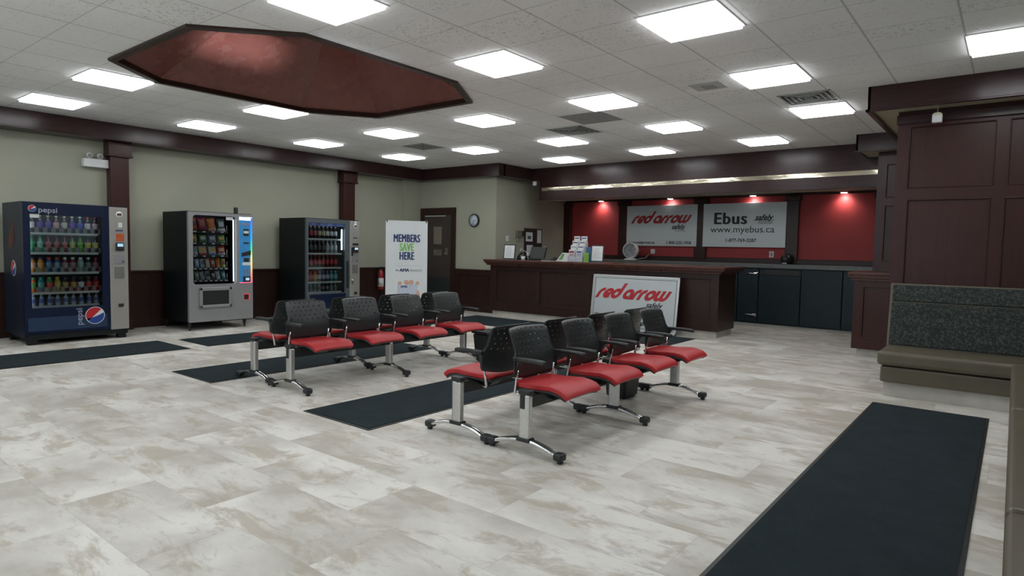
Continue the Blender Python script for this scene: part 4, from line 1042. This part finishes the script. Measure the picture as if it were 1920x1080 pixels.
# fire extinguisher on the left wall
ey = 8.78; exx = X0 + .11
t = thing('fire_extinguisher', 'red fire extinguisher with white label on the wall by the banner', 'extinguisher', (exx, ey, .40))
mb = MB(); mb.lathe([(.055, 0), (.065, .01), (.065, .34), (.045, .39), (.02, .41), (.02, .43)], (exx, ey, .42), 20); mb.build('cylinder', plain('extinguisher_red', (.36, .015, .02), .3, coat=.3), t)
mb = MB(); mb.lathe([(.0665, .06), (.0665, .24)], (exx, ey, .42), 20); mb.build('label_band', WHITE, t)
mb = MB(); mb.box(exx - .02, exx + .02, ey - .02, ey + .02, .84, .88, bev=.004); mb.box(exx - .01, exx + .01, ey - .02, ey + .10, .88, .895); mb.build('valve_handle', BLACKM, t)
mb = MB(); mb.tube([(exx, ey - .02, .86), (exx + .03, ey - .10, .78), (exx + .03, ey - .09, .60), (exx + .03, ey - .075, .52)], .009, 8); mb.build('hose', BLACKP, t)
mb = MB(); mb.box(X0 + .02, exx - .05, ey - .03, ey + .03, .7, .76); mb.build('wall_bracket', BLACKM, t)

# =================================================================== VENDING MACHINES
XF = -9.60
def bottle_mesh(nm, prof, mis):
    mb = MB(); mb.lathe(prof, (0, 0, 0), 12, 'z', mis); o = mb.build(nm, [WHITE, WHITE, WHITE]); return o
PROF_A = [(.026, 0), (.031, .008), (.031, .060), (.0315, .062), (.0315, .125), (.029, .135), (.020, .165), (.0125, .185), (.0125, .192), (.0145, .193), (.0145, .215)]
MIS_A = [0, 0, 0, 1, 1, 0, 0, 0, 2, 2]
PROF_B = [(.028, 0), (.033, .008), (.033, .05), (.034, .052), (.034, .115), (.033, .122), (.026, .15), (.019, .160), (.0195, .162), (.0195, .188)]
MIS_B = [0, 0, 0, 1, 1, 0, 0, 2, 2]
PROT = {'A': bottle_mesh('drink_bottle', PROF_A, MIS_A), 'B': bottle_mesh('drink_bottle', PROF_B, MIS_B)}
used_b = {'A': False, 'B': False}
def bottle(kind, x, y, z, cols, label, group, sc=1.0):
    p = PROT[kind]
    if not used_b[kind]: o = p; used_b[kind] = True
    else: o = p.copy(); C.objects.link(o)
    o.location = (x, y, z + .0015); o.scale = (1.14 * min(1, sc + .15), 1.14 * min(1, sc + .15), 1.06 * sc)
    for i, c in enumerate(cols):
        o.material_slots[i].link = 'OBJECT'; o.material_slots[i].material = cmat(c, .22 if i == 0 else .4)
    tag(o, label, 'bottle', group); return o
def globe(parent, cy2, cz, r, xs, mats, along='y', sgn=1):
    """red, white and blue disc on the plane x = xs (facing +x), or on a side facing -y"""
    ca_, sa_ = math.cos(math.radians(30)), math.sin(math.radians(30))
    def P(u, v, d):
        u, v = u * ca_ - v * sa_, u * sa_ + v * ca_
        return (xs + d, cy2 + u, cz + v) if along == 'y' else (cy2 + u, xs - d, cz + v)
    N = 40; ring = [(math.cos(2 * PI * k / N), math.sin(2 * PI * k / N)) for k in range(N)]
    def upper(u): return .06 + .26 * u     # red / white boundary
    def lower(u): return -.14 - .16 * u + .10 * u * u
    def strip(f0, f1, nm, m, d0, d1, rr):
        mb = MB(); n = 26
        for k in range(n):
            ua, ub = (-1 + 2 * k / n) * .999, (-1 + 2 * (k + 1) / n) * .999
            qs = []
            for u, f in ((ua, f0), (ub, f0), (ub, f1), (ua, f1)):
                lim = math.sqrt(max(0, 1 - u * u)); qs.append((u, max(-lim, min(lim, f(u)))))
            if abs(qs[0][1] - qs[3][1]) + abs(qs[1][1] - qs[2][1]) < 1e-4: continue
            A = [mb.bm.verts.new(P(u * rr, v * rr, d0)) for u, v in qs]; B = [mb.bm.verts.new(P(u * rr, v * rr, d1)) for u, v in qs]
            for F in (A, B[::-1], [A[0], A[1], B[1], B[0]], [A[3], A[2], B[2], B[3]]):
                try: mb.bm.faces.new(F)
                except ValueError: pass
        return mb.build(nm, m, parent)
    mb = MB(); A = [mb.bm.verts.new(P(a * r, b_ * r, .001)) for a, b_ in ring]; B = [mb.bm.verts.new(P(a * r, b_ * r, .003)) for a, b_ in ring]
    mb.bm.faces.new(A); mb.bm.faces.new(B)
    for k in range(N): mb.bm.faces.new([A[k], A[(k + 1) % N], B[(k + 1) % N], B[k]])
    mb.build('logo_disc', mats[1], parent)
    strip(lambda u: 2.0, upper, 'logo_red_area', mats[0], .0035, .0045, r * .93)
    strip(lower, lambda u: -2.0, 'logo_blue_area', mats[2], .0035, .0045, r * .93)
PR, PW, PBL = cmat((.50, .02, .03)), WHITE, cmat((.02, .06, .28))
YR = (0, 1, 0)

def drinks_machine(nm, lab, y0, y1, ycp, w0, w1, zw0, zw1, body, doorm, zs, top_graphic):
    """cabinet y0..y1, control strip from ycp to y1, window w0..w1 by zw0..zw1"""
    t = thing(nm, lab, 'vending machine', (XF - .4, (y0 + y1) / 2, 0)); xb = XF - .85
    xi = XF - .42     # back of the display space
    mb = MB()
    mb.box(xb, xi, y0, y1, .10, 1.80); mb.box(xi, XF - .05, y0, y0 + .05, .10, 1.80); mb.box(xi, XF - .05, ycp - .03, y1, .10, 1.80)
    mb.box(xi, XF - .05, y0 + .05, ycp - .03, zw1 + .03, 1.80); mb.box(xi, XF - .05, y0 + .05, ycp - .03, .10, zw0 - .03)
    mb.build('cabinet_body', body, t)
    mb = MB()
    mb.box(XF - .05, XF, y0, w0, .14, 1.79); mb.box(XF - .05, XF, w1, ycp, .14, 1.79); mb.box(XF - .05, XF, w0, w1, .14, zw0); mb.box(XF - .05, XF, w0, w1, zw1, 1.79)
    door = mb.build('door', doorm, t)
    mb = MB(); mb.box(XF - .02, XF - .014, w0, w1, zw0, zw1); mb.build('glass_pane', GLASS, door)
    mb = MB(); mb.box(XF - .10, XF - .01, y0 + .02, y1 - .01, .06, .14, bev=.008); mb.box(xb + .05, XF - .1, y0 + .04, y1 - .05, .05, .11)
    for yy in (y0 + .03, y1 - .13): mb.box(XF - .12, XF - .02, yy, yy + .10, 0, .07, bev=.006); mb.box(xb + .02, xb + .12, yy, yy + .10, 0, .07)
    mb.build('base_frame', DARKBODY, t)
    mb = MB(); mb.box(xi, xi + .004, y0 + .05, ycp - .03, zw0 - .03, zw1 + .03); mb.build('interior_liner', INTER, t)
    mb = MB(); mb.box(XF - .05, XF + .012, ycp + .004, y1 - .002, .125, 1.785, bev=.008); cp = mb.build('control_panel', SILVER2, t)
    for k, z in enumerate(zs):
        mb = MB(); mb.box(xi, XF - .075, w0 - .0, w1 - .02, z - .012, z); mb.box(XF - .080, XF - .072, w0, w1 - .02, z - .018, z + .012)
        mb.build('shelf', SHELF, t)
    return t, cp, door, xi
def ctrl_parts(cp, ya, yb, deco):
    """card reader, coin slot, return cup on a silver strip"""
    x = XF + .012; ym = (ya + yb) / 2
    bx('card_reader', BLACKP, cp, x, x + .035, ym - .045, ym + .055, 1.20, 1.31, bev=.01)
    bx('reader_screen', SCREEN, cp, x + .035, x + .037, ym - .03, ym + .04, 1.255, 1.295)
    bx('bill_slot', NAVYINK, cp, x, x + .006, ym - .04, ym + .05, 1.465, 1.48)
    bx('coin_bezel', SILVER, cp, x, x + .008, ym - .065, ym + .065, 1.02, 1.145, bev=.004)
    bx('coin_slot', BLACKINK, cp, x + .008, x + .010, ym + .035, ym + .055, 1.04, 1.06)
    bx('return_recess', plain('recess_grey', (.16, .16, .15), .5), cp, x, x + .006, ym - .06, ym + .06, .82, .98, bev=.003)
    bx('lock', BLACKINK, cp, x, x + .012, ym - .02, ym + .045, .43, .475, bev=.008)
    mb = MB(); mb.lathe([(.001, 0), (.042, 0), (.042, .002), (.001, .002)], (x, ym + .01, 1.69), 24, 'x'); mb.build('round_sticker', WHITE, cp)
    bx('sticker_mark', cmat((.10, .04, .04)), cp, x + .002, x + .003, ym - .018, ym + .038, 1.675, 1.705)

# --- blue drinks machine
zs1 = [1.41, 1.16, .905, .65, .475]
M1, cp, door, xi = drinks_machine('vending_machine', 'blue cola drinks machine with five rows of bottles', 2.40, 3.58, 3.35, 2.475, 3.265, .465, 1.64, NAVYS, NAVY, zs1, True)
ctrl_parts(cp, 3.35, 3.58, 0)
bx('orange_sticker', cmat((.50, .10, .03)), cp, XF + .012, XF + .015, 3.43, 3.53, 1.33, 1.43)
bx('price_label', PAPER, cp, XF + .012, XF + .014, 3.46, 3.51, 1.515, 1.58)
bx('header_badge', SHELF, door, XF + .001, XF + .004, 2.475, 2.57, 1.60, 1.645)
bx('lower_panel', NAVY2, door, XF, XF + .004, 2.43, 3.31, .175, .345)
globe(door, 3.165, .335, .115, XF + .003, (PR, PW, PBL))
globe(door, 2.50, 1.715, .042, XF + .001, (PR, PW, PBL))
GP = plain('pale_grey_ink', (.30, .34, .42), .4)
text_part('pepsi', GP, door, (XF + .003, 2.665, 1.70), YR, UP, size=.095, sx=1.05, bold=.001)
text_part('pepsi', GP, door, (XF + .006, 2.985, .33), UP, (0, -1, 0), size=.10, sx=1.1, bold=.001)
body1 = [c for c in kids(M1) if c.name.startswith('cabinet_body')][0]
globe(body1, -10.02, .96, .10, 2.40, (PR, PW, PBL), along='x')
# flame-like side graphic
mb = MB()
b2 = bmesh.new()
for (cx_, cz, rx, rz, a) in ((-10.06, 1.36, .12, .10, 0), (-10.02, 1.46, .06, .12, 0), (-10.12, 1.27, .08, .07, 0)):
    b2v = [(cx_ + rx * math.cos(2 * PI * k / 18) * (1 - .3 * math.sin(2 * PI * k / 18)), cz + rz * math.sin(2 * PI * k / 18)) for k in range(18)]
    mb.prism(b2v, 2.398 - .0005 * (cx_ + 10.2) * 5, 2.40, 'xz')
b2.free(); mb.build('side_graphic', plain('flame_print', (.10, .022, .012), .5, var=.7, scale=9), body1)
mb = MB(); mb.tube([(XF - .06, 2.50, 1.655), (XF - .06, 3.25, 1.655)], .010, 8); mb.build('light_tube', LED, M1)
mb = MB(); mb.tube([(XF - .065, 2.461, .50), (XF - .065, 2.461, 1.62)], .009, 8); mb.build('light_tube', LED, M1)  # unseen tube added behind the door frame to brighten the bottles
ORD = ['first', 'second', 'third', 'fourth', 'fifth', 'sixth', 'seventh', 'eighth', 'ninth']
SHN = ['top', 'second', 'middle', 'fourth', 'bottom']
K_, WH = (.02, .015, .02), (.6, .6, .6)
rows1 = [
 [((.07, .03, .03), WH, (.5, .5, .45), 'dark brown'), ((.05, .02, .10), (.10, .06, .3), (.5, .45, .2), 'purple'), ((.04, .02, .09), (.10, .08, .35), (.5, .45, .2), 'dark violet'), ((.08, .02, .03), (.55, .35, .35), (.5, .45, .2), 'dark pink-labelled'), ((.06, .03, .02), (.55, .5, .42), (.5, .45, .25), 'brown pale-labelled'), ((.04, .02, .12), (.14, .06, .4), (.5, .5, .45), 'purple-labelled'), ((.02, .03, .12), (.06, .10, .5), (.6, .6, .6), 'blue-labelled'), (K_, (.6, .6, .62), (.5, .05, .08), 'black white-labelled'), ((.06, .01, .02), (.6, .4, .42), (.4, .04, .1), 'dark red')],
 [((.02, .22, .08), (.03, .30, .12), (.05, .3, .1), 'green'), ((.06, .30, .18), (.2, .5, .36), (.05, .25, .15), 'sea green'), ((.12, .01, .02), (.45, .12, .12), (.3, .02, .03), 'dark red'), ((.11, .01, .02), (.4, .10, .12), (.28, .02, .03), 'cherry red'), ((.13, .01, .02), (.45, .14, .12), (.32, .02, .03), 'wine red'), ((.06, .25, .04), (.45, .5, .15), (.2, .02, .03), 'yellow-green'), ((.08, .35, .03), (.15, .5, .06), (.06, .3, .05), 'bright green'), (K_, (.6, .55, .10), (.05, .05, .05), 'black yellow-labelled'), (K_, (.6, .58, .2), (.4, .4, .38), 'black pale-yellow-labelled')],
 [((.45, .18, .02), (.6, .35, .2), (.05, .04, .10), 'orange'), ((.48, .22, .02), (.5, .25, .05), (.05, .04, .10), 'amber'), ((.02, .08, .25), (.12, .2, .3), (.5, .03, .03), 'blue red-capped'), ((.02, .07, .22), (.14, .22, .3), (.5, .05, .03), 'deep blue red-capped'), ((.16, .01, .03), (.3, .22, .22), (.6, .6, .6), 'red white-capped'), ((.14, .01, .02), (.3, .2, .2), (.6, .6, .6), 'dark red white-capped'), ((.3, .40, .38), (.25, .45, .42), (.6, .65, .62), 'clear pale green'), (K_, (.15, .18, .18), (.55, .55, .55), 'black white-capped'), ((.12, .01, .02), (.3, .1, .12), (.35, .03, .05), 'maroon')],
 [((.55, .14, .02), (.10, .25, .05), (.1, .25, .05), 'orange and green'), ((.02, .22, .20), (.10, .3, .25), (.03, .3, .28), 'teal'), ((.05, .22, .08), (.55, .06, .06), (.1, .3, .1), 'green and red'), ((.45, .30, .04), (.5, .38, .1), (.5, .35, .05), 'yellow'), ((.04, .02, .01), (.4, .28, .10), (.03, .03, .03), 'black gold-labelled'), ((.05, .02, .01), (.45, .25, .08), (.03, .03, .03), 'brown gold-labelled'), (K_, (.6, .6, .58), (.03, .03, .03), 'black silver-labelled'), (K_, (.5, .04, .04), (.1, .02, .02), 'black red-labelled'), ((.35, .02, .02), (.55, .05, .05), (.1, .1, .1), 'bright red')],
 [((.35, .42, .50), (.04, .08, .30), (.6, .62, .66), 'clear water')] * 9]
for r_i, (z, row) in enumerate(zip(zs1, rows1)):
    for k, (a, b_, c_, nmc) in enumerate(row):
        y = 2.525 + k * .0885; kind = 'A' if r_i in (0, 1, 4) else 'B'
        lb = '%s bottle, blue machine, %s shelf, %s counted from the left' % (nmc, SHN[r_i], ORD[k])
        bottle(kind, XF - .145, y, z, (a, b_, c_), lb, 'drink bottles in the blue machine, %s shelf' % SHN[r_i], 1.0 if r_i < 4 else .67)
# clear fronts of the shelves: little grey tabs
for r_i, z in enumerate(zs1[:4]):
    mb = MB()
    for k in range(9): mb.box(XF - .098, XF - .092, 2.545 + k * .0885, 2.592 + k * .0885, z + .002, z + .075, bev=.0)
    mb.build('bottle_stops', plain('stop_grey%d' % r_i, (.17, .175, .17), .4), M1)

# --- silver snack machine
y0, y1 = 4.41, 5.42; xb = XF - .85 - .02; XS = XF - .02
t = M2 = thing('vending_machine', 'silver snack machine with packets on five trays and blue keypad strip', 'vending machine', (XF - .4, 4.9, 0))
wa, wb, wz0, wz1 = 4.475, 5.15, .70, 1.745; xi = XS - .45
mb = MB(); mb.box(xb, xi, y0, y1, .13, 1.80); mb.box(xi, XS - .05, y0, y0 + .04, .13, 1.80); mb.box(xi, XS - .05, 5.18, y1, .13, 1.80); mb.box(xi, XS - .05, y0 + .04, 5.18, 1.76, 1.80); mb.box(xi, XS - .05, y0 + .04, 5.18, .13, .67)
mb.build('cabinet_body', DARKBODY, t)
# front with rounded window: polygon with hole
b = bmesh.new()
def rrect(ya, yb, za, zb, r, n=6):
    out = []
    for (cy2, cz, a0) in ((yb - r, zb - r, 0), (ya + r, zb - r, 90), (ya + r, za + r, 180), (yb - r, za + r, 270)):
        for k in range(n + 1): a = math.radians(a0 + 90 * k / n); out.append((cy2 + r * math.cos(a), cz + r * math.sin(a)))
    return out
def loop(pts, x):
    vs = [b.verts.new((x, y, z)) for y, z in pts]; return vs, [b.edges.new((vs[i], vs[(i + 1) % len(vs)])) for i in range(len(vs))]
o_v, o_e = loop(rrect(y0, y1, .13, 1.79, .012, 2), XS); i_v, i_e = loop(rrect(wa, wb, wz0, wz1, .05), XS)
k_v, k_e = loop(rrect(5.195, 5.412, .70, 1.75, .008, 2), XS)
bmesh.ops.triangle_fill(b, edges=o_e + i_e + k_e, use_beauty=True)
ex_ = bmesh.ops.extrude_face_region(b, geom=list(b.faces))
for e in ex_['geom']:
    if isinstance(e, bmesh.types.BMVert): e.co.x -= .05
mb = MB(); mb.merge(b); door = mb.build('door', SILVER, t)
bx('glass_pane', GLASS, door, XS - .022, XS - .016, wa - .01, wb + .01, wz0 - .01, wz1 + .01)
bx('interior_liner', BLACKM, t, xi, xi + .005, wa - .04, wb + .03, .67, 1.76)
for (ya, yb) in ((y0 + .01, y0 + .06), (y1 - .14, y1 - .08)):
    for xx in (XS - .07, xb + .02):
        mb = MB(); ym = (ya + yb) / 2; mb.tube([(xx, ym, .13), (xx, ym, .03)], [.032, .017], 10); mb.tube([(xx, ym, .03), (xx, ym, 0)], .014, 10); mb.build('foot', BLACKM, t)
# delivery flap
mb = MB()
for q in ((4.56, 5.06, .60, .655), (4.56, 5.06, .34, .385), (4.56, 4.605, .34, .655), (5.015, 5.06, .34, .655)): mb.box(XS, XS + .028, q[0], q[1], q[2], q[3], bev=.01)
fl_ = mb.build('delivery_frame', SILVER, t); bx('flap', BLACKP, fl_, XS, XS + .008, 4.60, 5.02, .38, .605)
# coin return, logo strip
cr = bx('coin_return', emis('coin_return_glow', (.8, .05, .08), .55), t, XS, XS + .004, 5.265, 5.365, .435, .53); bx('recess', BLACKINK, cr, XS + .004, XS + .008, 5.268, 5.345, .44, .52)
kp = bx('keypad_panel', PANELB, t, XS - .03, XS - .002, 5.197, 5.41, .702, 1.748)
bx('light_edge', RAINBOW, kp, XS - .002, XS + .006, 5.385, 5.409, .705, 1.74); bx('light_edge', LED, kp, XS - .002, XS + .004, 5.20, 5.408, 1.70, 1.745)
bx('light_edge', RAINBOW, kp, XS - .002, XS + .006, 5.20, 5.385, .703, .715)
x = XS - .002
bx('display_window', BLACKINK, kp, x, x + .006, 5.265, 5.355, 1.45, 1.56); bx('display_paper', WHITE, kp, x + .006, x + .008, 5.27, 5.35, 1.49, 1.53)
text_part('CENT', cmat((.5, .25, .2)), kp, (x + .003, 5.305, 1.635), YR, UP, size=.045, bold=.001)
bx('bill_slot', BLACKINK, kp, x, x + .006, 5.265, 5.355, 1.325, 1.35)
mb = MB(); mb.prism([(5.235, 1.12), (5.385, 1.15), (5.385, 1.22), (5.235, 1.18)], x, x + .01, 'yz'); mb.build('diagonal_band', BLACKP, kp)
bx('reader_window', BLACKINK, kp, x, x + .008, 5.27, 5.355, 1.04, 1.10)
bx('white_band', WHITE, kp, x, x + .006, 5.245, 5.385, .985, 1.03)
for i in range(4):
    for j in range(3): bx('key', SILVER, kp, x, x + .007, 5.268 + j * .03, 5.286 + j * .03, .905 - i * .027, .923 - i * .027)
bx('card_reader', BLACKP, kp, x, x + .03, 5.255, 5.37, .72, .81, bev=.008); bx('reader_screen', SCREEN, kp, x + .03, x + .032, 5.285, 5.345, .745, .785)
mb = MB(); mb.box(XS - .16, XS - .11, 5.19, 5.24, 1.80, 1.90, bev=.006); mb.build('antenna', BLACKP, t)
bx('light_strip', LED, t, XS - .06, XS - .045, 5.122, 5.132, .73, 1.70)
mb = MB(); mb.tube([(XS - .07, 4.50, 1.752), (XS - .07, 5.12, 1.752)], .006, 8); mb.build('light_tube', LED1, t)  # unseen tube added above the window edge to brighten the packets
bx('corner_label', PAPER, t, XS - .012, XS - .010, 4.99, 5.10, 1.69, 1.735)
tz = [1.495, 1.315, 1.125, .93, .745]; TH = 'tray'
for z in tz:
    mb = MB(); mb.box(xi, XS - .10, wa, 5.06, z - .010, z); mb.box(XS - .10, XS - .092, wa, 5.06, z - .016, z + .014); tr_ = mb.build('tray', BLACKM, t)
    mb = MB()
    nlab = 4 if z > 1.0 else 7
    for k in range(nlab): yy = wa + .05 + k * (.56 / nlab); mb.box(XS - .092, XS - .089, yy, yy + .045, z - .006, z + .010)
    mb.build('price_labels', WHITE, tr_)
    mb = MB(); mb.tube([(XS - .11, 5.05, z + .01), (XS - .11, 5.05, z + .11)], .004, 6); mb.build('divider', BRUSH, tr_)
def bag_mesh():
    mb = MB(); nu, nv = 6, 8; F = {}
    for s_ in (1, -1):
        for i in range(nu + 1):
            for j in range(nv + 1):
                u = -1 + 2 * i / nu; v = j / nv; th = (1 - u ** 4) * (math.sin(PI * min(1, max(0, (v - .02) / .96))) ** .55)
                F[(s_, i, j)] = mb.bm.verts.new((s_ * .5 * th + .02 * s_, u * .5 * (1 - .06 * math.sin(PI * v)), v))
    for s_ in (1, -1):
        for i in range(nu):
            for j in range(nv):
                f_ = mb.bm.faces.new([F[(s_, i, j)], F[(s_, i + 1, j)], F[(s_, i + 1, j + 1)], F[(s_, i, j + 1)]]); f_.smooth = True
                f_.material_index = 1 if (3 <= j <= 5 and 1 <= i <= nu - 2) else (2 if j < 2 else 0)
    for i in range(nu):
        for j in (0, nv): mb.bm.faces.new([F[(1, i, j)], F[(1, i + 1, j)], F[(-1, i + 1, j)], F[(-1, i, j)]])
    for j in range(nv):
        for i in (0, nu): mb.bm.faces.new([F[(1, i, j)], F[(1, i, j + 1)], F[(-1, i, j + 1)], F[(-1, i, j)]])
    return mb.build('snack_packet', [WHITE, WHITE, WHITE])
bag = bag_mesh(); first = True
O_, Y_, G_, B_, R_2, S_ = (.42, .12, .02), (.55, .38, .06), (.04, .16, .07), (.05, .12, .35), (.35, .03, .03), (.42, .44, .46)
snacks = [
 [(O_, (.10, .03, .03), (.3, .1, .02), 'orange and brown'), ((.22, .02, .06), (.3, .08, .03), (.15, .02, .04), 'dark crimson'), ((.50, .16, .02), (.45, .10, .02), (.5, .3, .2), 'bright orange'), ((.04, .07, .06), (.35, .38, .36), (.5, .5, .5), 'black and white')],
 [((.35, .28, .05), Y_, (.3, .3, .1), 'yellow-olive'), (G_, (.35, .4, .35), (.1, .2, .15), 'dark green'), ((.12, .15, .22), S_, (.2, .2, .3), 'slate blue'), ((.05, .25, .08), (.5, .30, .05), (.2, .3, .1), 'green with orange top')],
 [((.40, .45, .40), (.15, .22, .15), S_, 'pale green'), ((.55, .50, .45), (.55, .30, .02), (.5, .1, .1), 'white with orange print'), ((.52, .54, .58), (.55, .35, .05), (.2, .3, .5), 'white and blue with orange print'), ((.40, .06, .04), (.5, .25, .12), (.5, .4, .4), 'red')],
 [((.40, .10, .18), (.15, .3, .55), (.4, .4, .5), 'pink and blue'), ((.30, .42, .60), (.5, .5, .55), (.2, .3, .5), 'pale blue'), ((.35, .38, .45), (.10, .14, .25), S_, 'silver blue'), ((.55, .42, .25), (.5, .45, .4), (.5, .5, .4), 'beige'), ((.50, .08, .06), (.5, .4, .4), (.4, .1, .1), 'red and white'), ((.60, .22, .02), (.55, .12, .02), (.55, .35, .1), 'vivid orange'), ((.50, .46, .08), (.25, .10, .12), (.4, .4, .3), 'yellow')],
 [((.20, .30, .55), (.5, .5, .55), (.3, .3, .4), 'blue and white'), ((.10, .25, .12), (.35, .38, .3), (.3, .3, .3), 'green and grey'), ((.35, .36, .40), (.2, .22, .26), S_, 'silver'), ((.30, .32, .36), (.03, .03, .04), S_, 'silver and black'), ((.03, .03, .04), (.3, .3, .3), (.1, .1, .1), 'black'), ((.5, .52, .54), (.25, .3, .35), S_, 'white'), ((.05, .28, .26), (.3, .4, .4), (.1, .3, .3), 'teal')]]
for r_i, (z, row) in enumerate(zip(tz, snacks)):
    n = len(row); step = .575 / n
    for k, (a, b_, c_, nmc) in enumerate(row):
        if first: o = bag; first = False
        else: o = bag.copy(); C.objects.link(o)
        hgt = [.215, .142, .158, .160, .148][r_i] * (1 if k % 2 else .96); wd = step * .97
        rx_ = math.radians(random.uniform(3, 9)); wd *= .90; hgt *= .97
        o.location = (XS - .160, wa + .014 + (k + .5) * step, z + .5 * wd * math.sin(rx_) + .006); o.scale = (.050, wd, hgt); o.rotation_euler = (rx_, math.radians(-6), math.radians(random.uniform(-6, 6)))
        for i, c in enumerate((a, b_, c_)): o.material_slots[i].link = 'OBJECT'; o.material_slots[i].material = cmat(c, .3)
        tag(o, '%s packet, silver snack machine, %s tray, %s from the left' % (nmc, SHN[r_i], ORD[k]), 'snack', 'snack packets on the %s tray' % SHN[r_i])

# --- dark drinks machine
zs3 = [1.435, 1.18, .925, .67, .49]
FR3 = plain('grey_teal_frame', (.10, .125, .135), .35, .2)
M3, cp, door, xi = drinks_machine('vending_machine', 'black drinks machine with grey glass door nearest the banner', 6.40, 7.53, 7.30, 6.435, 7.20, .475, 1.72, DARKBODY, FR3, zs3, False)
ctrl_parts(cp, 7.30, 7.53, 0)
bx('price_label', PAPER, cp, XF + .012, XF + .014, 7.40, 7.45, 1.735, 1.775)
bx('header_graphic', plain('blue_cloud_print', (.05, .08, .20), .4, var=.8, scale=8), door, XF - .012, XF - .008, 6.44, 7.19, 1.665, 1.715)
bx('lower_panel', NAVY, door, XF, XF + .003, 6.46, 7.22, .20, .46)
bx('light_strip', LED, M3, XF - .06, XF - .045, 7.155, 7.175, 1.25, 1.62); mb = MB(); mb.tube([(XF - .07, 6.47, 1.69), (XF - .07, 7.15, 1.69)], .008, 8); mb.build('light_tube', LED1, M3)
bx('door_handle', BLACKM, door, XF, XF + .03, 7.235, 7.26, .55, 1.05, bev=.006)
mb = MB(); mb.box(XF + .012, XF + .022, 7.335, 7.365, 1.14, 1.30); mb.build('sticker_column', BLACKP, cp)
bx('dark_sticker', BLACKINK, cp, XF + .012, XF + .014, 7.36, 7.49, 1.335, 1.375); bx('lock_bezel', CHROME, cp, XF + .012, XF + .02, 7.335, 7.375, .62, .70, bev=.004)
DKB = (.02, .015, .015)
rows3 = [[(DKB, (.35, .05, .08), (.5, .5, .5), 'red-labelled')] * 3 + [(DKB, (.4, .36, .2), (.5, .5, .5), 'yellow-labelled')] * 2 + [(DKB, (.5, .52, .56), (.5, .5, .5), 'white-labelled')] * 3,
         [(DKB, (.06, .07, .07), (.45, .45, .45), 'black')] * 5 + [((.3, .33, .34), (.4, .43, .44), (.6, .6, .6), 'clear')] * 3,
         [((.10, .01, .01), (.45, .03, .04), (.45, .04, .05), 'red cola')] * 8,
         [((.25, .02, .02), (.5, .08, .08), (.3, .03, .04), 'red')] * 2 + [((.35, .24, .04), (.5, .36, .1), (.3, .2, .05), 'yellow')] + [((.06, .06, .09), (.4, .42, .48), (.12, .12, .2), 'grey and silver')] * 3 + [((.02, .20, .20), (.2, .4, .4), (.1, .4, .4), 'teal')] * 2,
         [((.25, .28, .27), (.10, .16, .12), (.5, .5, .5), 'clear green-labelled')] * 4 + [((.05, .05, .05), (.2, .2, .2), (.3, .3, .3), 'dark')] * 2 + [((.22, .25, .26), (.15, .2, .2), (.4, .4, .4), 'pale clear')] * 2]
for r_i, (z, row) in enumerate(zip(zs3, rows3)):
    for k, (a, b_, c_, nmc) in enumerate(row):
        bottle('A' if r_i != 3 else 'B', XF - .145, 6.493 + k * .0855, z, (a, b_, c_), '%s bottle, black machine, %s shelf, %s counted from the left' % (nmc, SHN[r_i], ORD[k]), 'drink bottles in the black machine, %s shelf' % SHN[r_i], 1.0 if r_i < 4 else .70)
